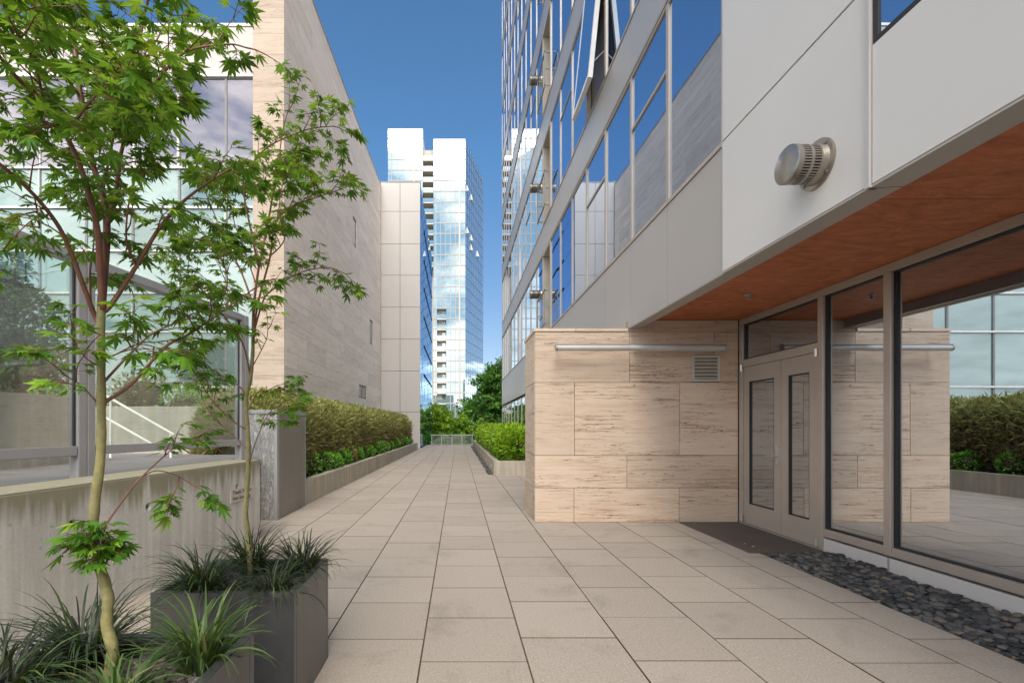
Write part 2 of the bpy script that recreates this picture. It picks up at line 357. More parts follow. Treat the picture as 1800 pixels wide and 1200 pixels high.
OFF = {}
def _link(o, parent):
    COL.objects.link(o)
    if parent is not None: o.parent = parent
def root(name, loc, label, cat, group=None, kind=None):
    o = bpy.data.objects.new(name, None); o.empty_display_size = 0.2; COL.objects.link(o)
    o.location = loc; OFF[o] = Vector(loc); tag(o, label, cat, group, kind); return o
def tag(o, label=None, cat=None, group=None, kind=None):
    if label: o['label'] = label
    if cat: o['category'] = cat
    if group: o['group'] = group
    if kind: o['kind'] = kind
    return o
def mesh_np(name, V, idx, k, rnd):
    """mesh from numpy: V (n,3), idx flat loop indices of k-gons, rnd per vertex"""
    me = bpy.data.meshes.new(name); nf = len(idx) // k
    me.vertices.add(len(V)); me.vertices.foreach_set('co', np.asarray(V, dtype=np.float32).ravel())
    me.loops.add(len(idx)); me.loops.foreach_set('vertex_index', np.asarray(idx, dtype=np.int32))
    me.polygons.add(nf); me.polygons.foreach_set('loop_start', np.arange(0, nf * k, k, dtype=np.int32))
    me.update(calc_edges=True)
    a = me.attributes.new('rnd', 'FLOAT', 'POINT'); a.data.foreach_set('value', np.asarray(rnd, dtype=np.float32))
    return me
def part(name, mb, mat, parent=None, smooth=False, bev=0.0, segs=2):
    """one mesh object from a builder; vertices are in world units and moved under the parent's base"""
    off = OFF.get(parent, Vector((0, 0, 0)))
    me = bpy.data.meshes.new(name)
    me.from_pydata([(v[0] - off[0], v[1] - off[1], v[2] - off[2]) for v in mb.v], [], mb.f)
    a = me.attributes.new('rnd', 'FLOAT', 'FACE'); a.data.foreach_set('value', mb.r)
    if bev:
        bm = bmesh.new(); bm.from_mesh(me)
        bmesh.ops.bevel(bm, geom=[e for e in bm.edges if len(e.link_faces) == 2 and e.calc_face_angle(0) > 0.6], offset=bev, segments=segs, affect='EDGES', clamp_overlap=True)
        bm.to_mesh(me); bm.free()
    me.materials.append(mat)
    if smooth:
        for p in me.polygons: p.use_smooth = True
        if smooth == 'auto': me.set_sharp_from_angle(angle=R(40))
    o = bpy.data.objects.new(name, me); _link(o, parent); OFF[o] = off
    return o
def part_me(name, me, mat, parent=None):
    me.materials.append(mat)
    off = OFF.get(parent, Vector((0, 0, 0)))
    if off.length: me.transform(Matrix.Translation(-off))
    o = bpy.data.objects.new(name, me); _link(o, parent); OFF[o] = off; return o
def leaves(name, T, Fc, P, X, Zn, S, rnd, vary=0.0):
    """stamp a small leaf outline T (m,3), faces Fc (same arity) at points P with heading X, normal Zn, size S"""
    P = np.asarray(P); X = np.asarray(X); Zn = np.asarray(Zn); S = np.asarray(S)
    X = X / (np.linalg.norm(X, axis=1, keepdims=True) + 1e-9)
    Yv = np.cross(Zn, X); Yv /= (np.linalg.norm(Yv, axis=1, keepdims=True) + 1e-9)
    Z = np.cross(X, Yv)
    T = np.asarray(T, dtype=float); m = len(T); n = len(P)
    TT = np.repeat(T[None], n, 0)
    if vary:
        TT[:, :, 1] *= RNG.uniform(1 - vary * 0.5, 1 + vary * 0.15, (n, 1)); TT[:, :, 2] *= RNG.uniform(-0.3, 1 + 1.6 * vary, (n, 1))
        TT[:, :, 2] -= np.abs(TT[:, :, 1]) * RNG.uniform(-0.1, 0.75 * vary, (n, 1)) + TT[:, :, 0] * TT[:, :, 1] * RNG.normal(0, 0.3 * vary, (n, 1))
        TT[:, :, 0] += TT[:, :, 1] * RNG.normal(0, 0.14 * vary, (n, 1))
    V = P[:, None, :] + S[:, None, None] * (TT[:, :, 0:1] * X[:, None, :] + TT[:, :, 1:2] * Yv[:, None, :] + TT[:, :, 2:3] * Z[:, None, :])
    Fc = np.asarray(Fc); k = Fc.shape[1]
    idx = (np.arange(n)[:, None, None] * m + Fc[None]).ravel()
    return mesh_np(name, V.reshape(-1, 3), idx, k, np.repeat(np.asarray(rnd), m))
OVAL = [(0, 0, 0), (0.45, 0.26, 0.05), (1, 0, -0.08), (0.45, -0.26, 0.05)]
OVALF = [(0, 1, 2), (0, 2, 3)]
BLADE = [(0, 0, 0), (0.35, 0.085, 0.03), (1, 0, -0.12), (0.35, -0.085, 0.03)]
def unit(v): return v / (np.linalg.norm(v, axis=-1, keepdims=True) + 1e-9)
def rects_minus(rect, holes):
    rs = [rect]
    for (a0, a1, b0, b1) in holes:
        nx = []
        for (u0, u1, z0, z1) in rs:
            if a1 <= u0 or a0 >= u1 or b1 <= z0 or b0 >= z1: nx.append((u0, u1, z0, z1)); continue
            if a0 > u0: nx.append((u0, a0, z0, z1))
            if a1 < u1: nx.append((a1, u1, z0, z1))
            m0, m1 = max(u0, a0), min(u1, a1)
            if b0 > z0: nx.append((m0, m1, z0, b0))
            if b1 < z1: nx.append((m0, m1, b1, z1))
        rs = nx
    return rs
def cladding(mb, fr, courses, t=0.03, gap=0.006, holes=()):
    """courses: list of (z0, z1, [joint u positions incl. both ends])"""
    for z0, z1, us in courses:
        for a, b in zip(us[:-1], us[1:]):
            r = random.random()
            for (u0, u1, c0, c1) in rects_minus((a + gap / 2, b - gap / 2, z0 + gap / 2, z1 - gap / 2), holes):
                if u1 - u0 > 0.01 and c1 - c0 > 0.01: mb.panel(fr, u0, u1, c0, c1, -t, 0, r)
    return mb
def window(parent, fr, u0, u1, z0, z1, fmat, gmat, fw=0.05, d0=-0.06, d1=0.0, dg=-0.04, transom=None, name='window', bar=None):
    f = MB()
    f.panel(fr, u0, u1, z0, z0 + fw, d0, d1); f.panel(fr, u0, u1, z1 - fw, z1, d0, d1)
    f.panel(fr, u0, u0 + fw, z0 + fw, z1 - fw, d0, d1); f.panel(fr, u1 - fw, u1, z0 + fw, z1 - fw, d0, d1)
    if transom: f.panel(fr, u0 + fw, u1 - fw, transom - fw * 0.7, transom + fw * 0.7, d0, d1 - 0.002)
    if bar: f.panel(fr, bar - fw * 0.4, bar + fw * 0.4, z0 + fw, z1 - fw, d0, d1 - 0.004)
    w = part(name, f, fmat, parent)
    gl = MB(); gl.panel(fr, u0 + fw * 0.6, u1 - fw * 0.6, z0 + fw * 0.6, z1 - fw * 0.6, dg - 0.012, dg)
    part('pane', gl, gmat, w); return w

# ------------------------------------------------------------------ ground and paving
mb = MB(); mb.box(-1500, 1500, -1500, 1500, -4.3, -4.0); tag(part('ground', mb, M['ground']), kind='structure')
mb = MB(); mb.box(-2.60, 14.0, -14, 35.0, -0.6, -0.010); mb.box(-24, -2.61, -14, 35.0, -0.6, -0.036)
tag(part('plaza_base', mb, M['joint']), kind='structure')
mb = MB(); S = 0.603; GAP = 0.007
i0 = -9; 
for i in range(i0, 7):
    x0 = -0.214 + i * S; x1 = min(x0 + S, 3.155 if i == 5 else 9)
    if x0 > 3.1: continue
    ph = 2.927 if i % 2 else 2.64
    ph += random.uniform(-0.02, 0.02)
    for j in range(-24, 54):
        y0 = ph + j * 0.606; y1 = y0 + 0.606
        if y1 > 34.9: continue
        z = random.uniform(-0.0012, 0.0012)
        a, b, c, d, zb = x0 + GAP / 2, x1 - GAP / 2, y0 + GAP / 2, y1 - GAP / 2, -0.034
        if c > 12.95 and a > 0.9 : continue
        ch = 0.0015
        vs = [(a, c, zb), (b, c, zb), (b, d, zb), (a, d, zb), (a, c, z - ch), (b, c, z - ch), (b, d, z - ch), (a, d, z - ch),
              (a + ch, c + ch, z), (b - ch, c + ch, z), (b - ch, d - ch, z), (a + ch, d - ch, z)]
        fs = []
        for k in range(4):
            l = (k + 1) % 4; fs += [(k, l, 4 + l, 4 + k), (4 + k, 4 + l, 8 + l, 8 + k)]
        fs.append((8, 9, 10, 11)); mb.add(vs, fs)
pv = part('pavement', mb, M['paver']); tag(pv, kind='structure')
pv.data.materials.append(M['joint'])          # the slab edges down in the joints are soiled like the joint sand
pv.data.polygons.foreach_set('material_index', [0 if i % 9 == 8 else 1 for i in range(len(pv.data.polygons))])
mb = MB(); mb.prism([(-24, -13), (-2.95, -13), (-2.95, 1.0), (-2.80, 6.6), (-3.2, 6.62), (-3.2, 7.9), (-4.95, 7.9), (-4.95, 13.4), (-24, 13.4)], -0.03, 0.86)
tag(part('upper_path', mb, M['asphalt']), kind='structure')

# ------------------------------------------------------------------ right: panelled office building
FA = (2.36, 0, 0); fr = (FA, (0, 1, 0), (-1, 0, 0))
office = root('office_building', (2.36, -3, 0), 'grey panelled office building with ribbon windows and a wooden soffit over its entrance', 'building')
B0 = 4.17; BW = 1.118; NB = 19; YE = B0 + BW * NB
bay = [B0 + BW * i for i in range(NB + 1)]
sill = [3.85 + 3.06 * k for k in range(9)]; head = [6.10 + 3.06 * k for k in range(9)]
mb = MB()
mb.box(2.80, 14, -6, YE - 0.02, 2.86, 25.0)
mb.box(2.80, 14, 7.46, YE - 0.02, -0.5, 2.859)
part('core', mb, M['core'], office)
mb = MB()
low = [(2.69, sill[0] - 0.03, bay[:4])]
cladding(mb, fr, low, 0.05)
cladding(mb, fr, [(2.50, sill[0] - 0.03, bay[3:])], 0.05)
for k in range(7):
    cladding(mb, fr, [(head[k] + 0.07, min(sill[k + 1] - 0.03, 25.05), bay)], 0.05)
mb.box(2.40, 2.46, YE - 0.006, YE + 0.06, -0.4, 25.0)
part('spandrel_panel', mb, M['grey_panel'], office)
mb = MB()   # far end wall of the building
mb.box(2.47, 14, YE, YE + 0.05, -0.4, 25.0); part('end_wall', mb, M['grey_panel'], office)
mb = MB()   # thin trim rails above and below the ribbons
for k in range(7):
    mb.panel(fr, bay[0] + 0.01, bay[-1], sill[k] - 0.026, sill[k] - 0.004, -0.05, 0.012)
    mb.panel(fr, bay[0] + 0.01, bay[-1], head[k] + 0.022, head[k] + 0.05, -0.05, 0.008)
part('trim_rail', mb, M['frame'], office)
rest_f = MB(); rest_g = MB()
JUL = 7
for k in range(7):
    for i in range(NB):
        u0, u1 = bay[i] + 0.004, bay[i + 1] - 0.004; z0, z1 = sill[k], head[k]
        vis = (z0 - H) * F / u1 < 760 and k < 7
        if k == 1 and i == 3:
            continue
        if not vis:
            rest_f.panel(fr, u0, u0 + 0.05, z0, z1, -0.06, 0); rest_f.panel(fr, u1 - 0.05, u1, z0, z1, -0.06, 0)
            rest_g.panel(fr, u0 + 0.05, u1 - 0.05, z0, z1, -0.05, -0.04); continue
        if i == JUL:
            w = window(office, fr, u0, u1, z0, z1, M['reveal'], M['g_up'], 0.05, -0.36, 0.012, -0.30, name='balcony_door')
        else:
            w = window(office, fr, u0, u1, z0, z1, M['frame'], M['g_up'], 0.027 if i < 5 else 0.021, -0.06, 0.004, -0.016,
                   transom=(sill[k] + 1.51) if (k == 0 and i in (1, 3)) or (k > 0 and (i + k) % 5 == 1) else None)
g_ = part('upper_window_frames', rest_f, M['frame'], office); tag(g_, kind='stuff')
g_ = part('upper_window_panes', rest_g, M['g_up'], office); tag(g_, kind='stuff')
# the awning window that stands open (second ribbon, fourth bay)
u0, u1, z0, z1 = bay[3] + 0.004, bay[4] - 0.004, sill[1], head[1]
f = MB()
for a in ((u0, u0 + 0.045, z0, z1), (u1 - 0.045, u1, z0, z1), (u0, u1, z0 - 0.001, z0 + 0.045), (u0, u1, z1 - 0.045, z1 + 0.001)):
    f.panel(fr, *a, -0.07, 0.006)
f.panel(fr, u0 + 0.04, u1 - 0.04, z0 + 0.04, z1 - 0.04, -0.10, -0.08)
ow = part('open_window', f, M['frame'], office); ow['label'] = 'awning window standing open'
def sash(d_out):
    b, gl = MB(), MB(); n = (-1, 0)
    t = Vector((0, 0, z1)); bt = Vector((-d_out, 0, z0 + 0.04)); dz = (bt - t); ln = dz.length; dn = dz / ln
    nn = Vector((-dn.z * -1, 0, dn.x * -1)); nn = Vector((dn.z, 0, -dn.x))
    if nn.x > 0: nn = -nn
    def q(u, s, d): p = t + dn * s + nn * d; return (2.36 + p.x, u, p.z)
    def bx(m, ua, ub, s0, s1, d0, d1):
        vs = [q(ua, s0, d0), q(ub, s0, d0), q(ub, s1, d0), q(ua, s1, d0), q(ua, s0, d1), q(ub, s0, d1), q(ub, s1, d1), q(ua, s1, d1)]
        m.add(vs, [(0, 3, 2, 1), (4, 5, 6, 7), (0, 1, 5, 4), (1, 2, 6, 5), (2, 3, 7, 6), (3, 0, 4, 7)])
    a, c = u0 + 0.02, u1 - 0.02
    for ua, ub, s0, s1 in ((a, a + 0.06, 0, ln), (c - 0.06, c, 0, ln), (a + 0.06, c - 0.06, 0, 0.06), (a + 0.06, c - 0.06, ln - 0.08, ln)):
        bx(b, ua, ub, s0, s1, -0.02, 0.05)
    bx(gl, a + 0.05, c - 0.05, 0.05, ln - 0.07, 0.035, 0.046)
    return b, gl
b, gl = sash(0.22); s_ = part('sash', b, M['mull_w'], ow); part('pane', gl, M['g_up'], ow)
mb = MB()
for uu in (u0 + 0.10, u1 - 0.10): mb.cyl((2.40, uu, z0 + 0.55), (2.14, uu, z0 + 0.30), 0.010, n=6)
part('stay_arm', mb, M['alu'], ow)
# balcony rails in front of the two columns of balcony doors
for i in (JUL,):
    for k in range(0, 4):
        mb = MB(); u0, u1 = bay[i] + 0.02, bay[i + 1] - 0.02
        for zz in (sill[k] + 0.12, sill[k] + 0.98): mb.panel(fr, u0, u1, zz - 0.02, zz + 0.02, 0.13, 0.16)
        for q_ in range(5):
            uu = u0 + 0.03 + (u1 - u0 - 0.06) * q_ / 4; mb.panel(fr, uu - 0.008, uu + 0.008, sill[k] + 0.12, sill[k] + 0.98, 0.138, 0.152)
        for uu in (u0, u1 - 0.03):
            mb.panel(fr, uu, uu + 0.03, sill[k] + 0.06, sill[k] + 1.0, 0.135, 0.162)
            for zz in (0.12, 0.55, 0.98): mb.panel(fr, uu + 0.004, uu + 0.026, sill[k] + zz - 0.015, sill[k] + zz + 0.015, 0.02, 0.134)
        part('balcony_rail', mb, M['mull_g'], office)
# ground floor glazing beyond the stone wall
for i in range(7, NB):
    window(office, fr, bay[i] + 0.004, bay[i + 1] - 0.004, 0.12, 2.42, M['frame'], M['g_up'], 0.022, -0.06, 0.004, -0.016)
mb = MB(); cladding(mb, fr, [(-0.05, 0.925, [7.46, 9.2, 10.6, bay[7] - 0.004]), (0.925, 1.936, [7.46, 8.6, 10.1, bay[7] - 0.004]), (1.936, 2.47, [7.46, 9.4, bay[7] - 0.004])], 0.05); part('stone_base', mb, M['trav'], office)
mb = MB(); mb.panel(fr, bay[7], bay[-1], -0.1, 0.11, -0.05, 0.004)
part('base_panel', mb, M['grey_panel'], office)
# white cladding nearest the camera, one storey panels and the window set in it
wf = (FA, (0, 1, 0), (-1, 0, 0)); mb = MB()
WX = 0.016
wfr = ((2.36 - WX, 0, 0), (0, 1, 0), (-1, 0, 0))
cols = [B0, 2.67, 1.17, -0.33, -1.83, -3.33]
hole = [(1.30, 2.655, 3.48, 5.95), (-1.83, -0.33, 3.48, 5.95)]
cladding(mb, wfr, [(2.69, 3.85, [2.676, B0 - 0.004]), (3.85, 6.9, [2.676, B0 - 0.004]), (6.9, 9.96, [2.676, B0 - 0.004]), (9.96, 25.05, [2.676, B0 - 0.004])], 0.07, 0.012)
cladding(mb, wfr, [(2.69, 6.9, cols[1:][::-1]), (6.9, 25.05, cols[1:][::-1])], 0.07, 0.012, hole)
part('white_panel', mb, M['white_panel'], office, bev=0.003, segs=1)
mb = MB(); mb.panel(wfr, 2.659, 2.687, 2.68, 16, -0.05, 0.014); part('cover_strip', mb, M['pale_panel'], office)
mb = MB(); mb.panel(fr, B0 - 0.018, B0 + 0.02, 2.69, 3.80, -0.06, -0.004); mb.panel(fr, B0 - 0.006, B0 + 0.012, 3.80, 16, -0.06, 0.012)
part('corner_trim', mb, M['alu'], office)
w = window(office, wfr, 1.30, 2.652, 3.484, 5.946, M['frame_d'], M['g_up'], 0.03, -0.06, -0.004, -0.014)
w = window(office, wfr, -1.828, -0.334, 3.484, 5.946, M['frame_d'], M['g_up'], 0.03, -0.06, -0.004, -0.014)
# metal return under the cladding, then the timber soffit
mb = MB()
for y0, y1 in ((-3.33, 2.665), (2.672, B0 - 0.004), (B0 + 0.003, 6.49)):
    xo = 2.36 - (WX if y1 < B0 else 0)
    mb.box(xo + 0.002, 2.44, y0, y1, 2.680, 2.692); mb.box(2.445, 2.53, y0, y1, 2.686, 2.698)
part('metal_return', mb, M['strip'], office)
mb = MB(); mb.box(2.52, 2.535, -3.33, 6.49, 2.70, 2.83); part('soffit_upstand', mb, M['strip'], office)
mb = MB(); xs = [2.54, 3.97]
ys = [-3.3, -1.74, -0.54, 0.66, 1.85, 3.04, 4.22, 5.41, 6.495]
for a, c in zip(ys[:-1], ys[1:]): mb.box(2.537, 3.99, a + 0.003, c - 0.003, 2.80, 2.83)
part('wood_soffit', mb, M['wood'], office)
# room behind the storefront
mb = MB(); mb.box(8.9, 9.0, -3.3, 7.4, -0.02, 2.84); mb.box(3.99, 8.9, -3.4, -3.3, -0.02, 2.84); mb.box(4.0, 8.9, 6.53, 6.63, -0.02, 2.84)
mb.box(4.0, 8.9, -3.3, 6.53, 2.842, 2.858); part('lobby_wall', mb, M['room'], office)
mb = MB(); mb.box(4.0, 8.9, -3.3, 6.53, -0.05, -0.002); part('lobby_floor', mb, M['roomfloor'], office)
# storefront: plane x = 3.92
sf = ((3.92, 0, 0), (0, 1, 0), (-1, 0, 0))
mb = MB()
mb.panel(sf, -3.3, 6.495, 2.72, 2.797, -0.06, 0.03)
for u in (6.455, 5.035, 4.25, 2.30, 0.35, -1.6): mb.panel(sf, u - 0.036, u + 0.036, 0.155 if u < 5 else 0.0, 2.718, -0.06, 0.034)
for a, c in ((4.288, 4.997), (2.338, 4.212), (0.388, 2.262), (-1.562, 0.312)): mb.panel(sf, a, c, 0.155, 0.235, -0.06, 0.028)
mb.panel(sf, 5.073, 6.417, 2.135, 2.235, -0.06, 0.028)
part('storefront_frame', mb, M['frame'], office, bev=0.003, segs=1)
def pane(u0, u1, z0, z1, name='storefront_pane'):
    m1 = MB(); m1.panel(sf, u0, u1, z0, z1, -0.03, -0.02); p_ = part(name, m1, M['g_store'], office)
    gk = MB(); 
    for a in ((u0, u0 + 0.014, z0, z1), (u1 - 0.014, u1, z0, z1), (u0 + 0.014, u1 - 0.014, z0, z0 + 0.014), (u0 + 0.014, u1 - 0.014, z1 - 0.014, z1)):
        gk.panel(sf, *a, -0.019, 0.004)
    part('gasket', gk, M['frame_d'], p_)
pane(4.288, 4.997, 0.237, 2.718); pane(2.338, 4.212, 0.237, 2.718); pane(0.388, 2.262, 0.237, 2.718); pane(-1.562, 0.312, 0.237, 2.718)
pane(5.073, 6.417, 2.237, 2.718, 'transom_pane')
mb = MB()
for a, c in ((4.262, 5.05), (2.31, 4.238), (0.36, 2.29), (-1.6, 0.34)): mb.panel(sf, a, c, -0.03, 0.132, -0.05, 0.02)
part('kick_panel', mb, M['white_panel'], office)
mb = MB(); mb.panel(sf, -3.3, 5.05, -0.03, 0.153, -0.10, -0.052); part('backing', mb, M['black'], office)
def door(u0, u1, gu0, gu1, lab):
    f = MB(); z0, z1 = 0.02, 2.13
    f.panel(sf, u0, gu0, z0, z1, -0.045, 0.012); f.panel(sf, gu1, u1, z0, z1, -0.045, 0.012)
    f.panel(sf, gu0, gu1, z0, 0.285, -0.045, 0.0118); f.panel(sf, gu0, gu1, 1.93, z1, -0.045, 0.0118)
    d = part('door', f, M['frame'], office); d['label'] = lab
    m1 = MB(); m1.panel(sf, gu0, gu1, 0.285, 1.93, -0.02, -0.01); part('door_pane', m1, M['g_store'], d)
    gk = MB()
    for a in ((gu0, gu0 + 0.012, 0.285, 1.93), (gu1 - 0.012, gu1, 0.285, 1.93), (gu0 + .012, gu1 - .012, 0.285, 0.297), (gu0 + .012, gu1 - .012, 1.918, 1.93)): gk.panel(sf, *a, -0.009, 0.008)
    part('gasket', gk, M['frame_d'], d)
    return d
d1 = door(5.675, 6.412, 5.80, 6.30, 'wide door leaf with lever handle')
d2 = door(5.078, 5.669, 5.215, 5.55, 'narrow door leaf')
mb = MB(); mb.panel(sf, 5.70, 5.745, 0.87, 1.08, 0.012, 0.03)
mb.cyl((3.89, 5.722, 0.965), (3.835, 5.722, 0.965), 0.011, n=10); mb.cyl((3.84, 5.715, 0.965), (3.84, 5.86, 0.955), 0.011, 0.009, n=10)
part('door_handle', mb, M['alu'], d1, bev=0.002)
for u, d in ((6.418, d1), (5.073, d2)):
    for z in (0.03, 2.08):
        mb = MB(); mb.cyl((3.875, u, z), (3.875, u, z + 0.085), 0.022, n=14); mb.cyl((3.875, u, z + 0.040), (3.875, u, z + 0.045), 0.0235, n=14); part('pivot_hinge', mb, M['alu'], d, 'auto')
mb = MB(); mb.panel(sf, 5.05, 6.45, -0.03, 0.014, -0.06, 0.05); part('door_sill', mb, M['alu'], office)
tag(part('threshold_slab', MB().box(3.045, 3.868, 4.90, 6.495, -0.03, 0.006), M['slab'], bev=0.003), 'dark brown stone slab in front of the double doors', 'threshold slab')
mb = MB()
for k in range(150):
    if k < 45: x, y, z = random.uniform(3.08, 3.84), random.uniform(4.95, 6.45), 0.0075
    elif k < 95: x, y, z = random.uniform(1.0, 3.2), 6.44 - abs(random.gauss(0, 0.12)), 0.003
    else: x, y, z = random.uniform(-1.5, 3.1), random.uniform(1.6, 14), 0.003
    a = random.uniform(0, 6.28); l_ = random.uniform(0.005, 0.011) * (2.2 if k % 17 == 0 else 1); c_, s_2 = math.cos(a) * l_, math.sin(a) * l_
    mb.add([(x - c_, y - s_2, z), (x + s_2 * .5, y - c_ * .5, z + l_ * .3), (x + c_, y + s_2, z + l_ * .2), (x - s_2 * .5, y + c_ * .5, z)], [(0, 1, 2, 3)])
tag(part('fallen_petals', mb, M['petal']), 'small dry petals and leaf bits scattered on the paving and the dark slab', 'leaf litter', kind='stuff')
# sprinkler in the soffit
sp = root('sprinkler_head', (3.25, 5.25, 2.80), 'small grey sprinkler head hanging from the wooden soffit', 'sprinkler')
part('escutcheon', MB().cyl((3.25, 5.25, 2.799), (3.25, 5.25, 2.789), 0.042, 0.036, 16), M['greymetal'], sp, 'auto')
mb = MB(); mb.cyl((3.25, 5.25, 2.789), (3.25, 5.25, 2.755), 0.016, 0.014, 12); mb.cyl((3.25, 5.25, 2.752), (3.25, 5.25, 2.748), 0.026, n=14)
mb.cyl((3.262, 5.25, 2.77), (3.262, 5.25, 2.75), 0.004, n=6); mb.cyl((3.238, 5.25, 2.77), (3.238, 5.25, 2.75), 0.004, n=6)
part('nozzle', mb, M['greymetal'], sp, 'auto')
# exhaust vents
def vent(y, z, lab, prof=0.20):
    v = root('exhaust_vent', (2.36, y, z), lab, 'vent', 'round steel exhaust vents on the panelled facade')
    x = 2.36 - (WX if y < B0 else 0)
    mb = MB(); mb.cyl((x, y, z), (x - 0.012, y, z), 0.155, n=40); mb.cyl((x - 0.012, y, z), (x - 0.016, y, z), 0.150, n=40)
    for k in range(4):
        a = R(45 + 90 * k); mb.cyl((x - 0.012, y + 0.135 * math.cos(a), z + 0.135 * math.sin(a)), (x - 0.024, y + 0.135 * math.cos(a), z + 0.135 * math.sin(a)), 0.010, n=8)
    part('flange', mb, M['steel'], v, 'auto')
    mb = MB(); mb.cyl((x - 0.016, y, z), (x - 0.050, y, z), 0.126, 0.118, 40); part('collar', mb, M['steel'], v, 'auto')
    part('duct', MB().cyl((x - 0.045, y, z), (x - prof + 0.01, y, z), 0.100, n=32), M['black'], v, 'auto')
    mb = MB(); n = 44; xa, xb = x - 0.050, x - prof + 0.03
    xm = (xa + xb) / 2
    for k in range(n):
        a = 2 * math.pi * k / n; c, s = math.cos(a), math.sin(a); hw = 0.0042; rr0, rr1 = 0.112, 0.117
        ty, tz = -s * hw, c * hw
        vs = [(xx, y + c * rr + sg * ty, z + s * rr + sg * tz) for xx in (xa, xb) for rr in (rr0, rr1) for sg in (-1, 1)]
        mb.add(vs, [(0, 1, 3, 2), (4, 6, 7, 5), (0, 4, 5, 1), (2, 3, 7, 6), (0, 2, 6, 4), (1, 5, 7, 3)])
    for xc, w_ in ((xm, 0.009), (xa - 0.004, 0.005)):
        mb.cyl((xc + w_, y, z), (xc - w_, y, z), 0.1185, n=40)
    part('slotted_sleeve', mb, M['steel'], v)
    mb = MB(); mb.cyl((xb + 0.004, y, z), (x - prof, y, z), 0.120, n=40); mb.cyl((x - prof, y, z), (x - prof - 0.006, y, z), 0.120, 0.110, 40)
    part('end_cap', mb, M['steel'], v, 'auto')
vent(3.06, 3.03, 'large round steel exhaust vent on the white panel above the entrance soffit')
vent(13.25, 5.06, 'lowest of three small round vents beside the balcony doors, just above the stone wall', 0.34)
vent(13.25, 8.06, 'middle of three small round vents beside the balcony doors', 0.34)
vent(13.25, 11.10, 'topmost of three small round vents beside the balcony doors, below the open sash', 0.34)

# ------------------------------------------------------------------ right: travertine wall by the entrance
tw = root('travertine_wall', (1.06, 6.5, 0), 'warm travertine slab wall beside the entrance doors', 'wall')
tf = ((0, 6.5, 0), (1, 0, 0), (0, -1, 0)); ts = ((1.06, 0, 0), (0, 1, 0), (-1, 0, 0))
ZC = [0.0, 0.475, 0.925, 1.936, 2.64]
mb = MB(); x1 = 3.882
vh = [(3.24, 3.63, 1.945, 2.31)]
cladding(mb, tf, [(ZC[0], ZC[1], [1.06, 1.603, 3.064, x1]), (ZC[1], ZC[2], [1.06, 2.338, x1]), (ZC[2], ZC[3], [1.06, 1.61, 3.07, x1]), (ZC[3], ZC[4], [1.06, 2.372, 3.55, x1])], 0.04, 0.007, vh)
cladding(mb, tf, [(ZC[4], 2.796, [2.372, 3.55, x1])], 0.04, 0.001, vh)
part('front_slab', mb, M['trav'], tw)
mb = MB(); cladding(mb, ts, [(ZC[i], ZC[i + 1], [6.541, 7.44]) for i in range(4)], 0.04, 0.007)
mb.box(1.062, 2.35, 7.40, 7.44, 0, 2.64)
part('side_slab', mb, M['trav'], tw)
mb = MB(); mb.box(1.095, 2.355, 6.525, 7.398, 0, 2.638); mb.box(2.356, 3.885, 6.525, 6.60, 0, 2.795); part('wall_core', mb, M['mortar'], tw)
mb = MB(); mb.box(1.045, 1.62, 6.485, 7.455, 2.642, 2.685); mb.box(1.626, 2.352, 6.485, 7.455, 2.642, 2.685); part('coping', mb, M['trav'], tw, bev=0.004)
lv = root('louvre_vent', (3.435, 6.5, 1.95), 'small square louvred vent grille set in the travertine wall under the light tube', 'vent')
mb = MB()
for a in ((3.245, 3.272, 1.95, 2.305), (3.598, 3.625, 1.95, 2.305), (3.272, 3.598, 1.95, 1.975), (3.272, 3.598, 2.28, 2.305)): mb.panel(tf, *a, -0.03, 0.012)
part('grille_frame', mb, M['vent_paint'], lv)
mb = MB()
for k in range(6):
    z = 1.985 + k * 0.050
    vs = []
    for xx in (3.272, 3.598): vs += [(xx, 6.490, z), (xx, 6.490, z + 0.014), (xx, 6.515, z + 0.024), (xx, 6.515, z + 0.010)]
    mb.add(vs, [(0, 1, 2, 3), (4, 7, 6, 5), (0, 4, 5, 1), (1, 5, 6, 2), (2, 6, 7, 3), (3, 7, 4, 0)])
part('louvre_blade', mb, M['vent_paint'], lv)
part('vent_back', MB().panel(tf, 3.272, 3.598, 1.975, 2.28, -0.036, -0.026), M['black'], lv)
wl = root('wall_light', (2.42, 6.5, 2.37), 'long grey tube light fixed horizontally near the top of the travertine wall', 'wall light')
mb = MB(); mb.cyl((1.30, 6.25, 2.375), (3.56, 6.25, 2.375), 0.040, n=20); part('light_tube', mb, M['tube'], wl, 'auto')
mb = MB(); mb.box(1.296, 3.564, 6.222, 6.278, 2.413, 2.423); part('light_cover', mb, M['greymetal'], wl)
for x in (1.306, 3.55):
    part('tube_end', MB().cyl((x - 0.012, 6.25, 2.375), (x + 0.012, 6.25, 2.375), 0.043, n=20), M['greymetal'], wl, 'auto')
for x in (1.36, 2.42, 3.40):
    mb = MB(); mb.cyl((x, 6.27, 2.425), (x, 6.497, 2.445), 0.010, n=8); mb.cyl((x, 6.497, 2.445), (x, 6.488, 2.445), 0.035, n=16); part('bracket', mb, M['frame'], wl, 'auto')

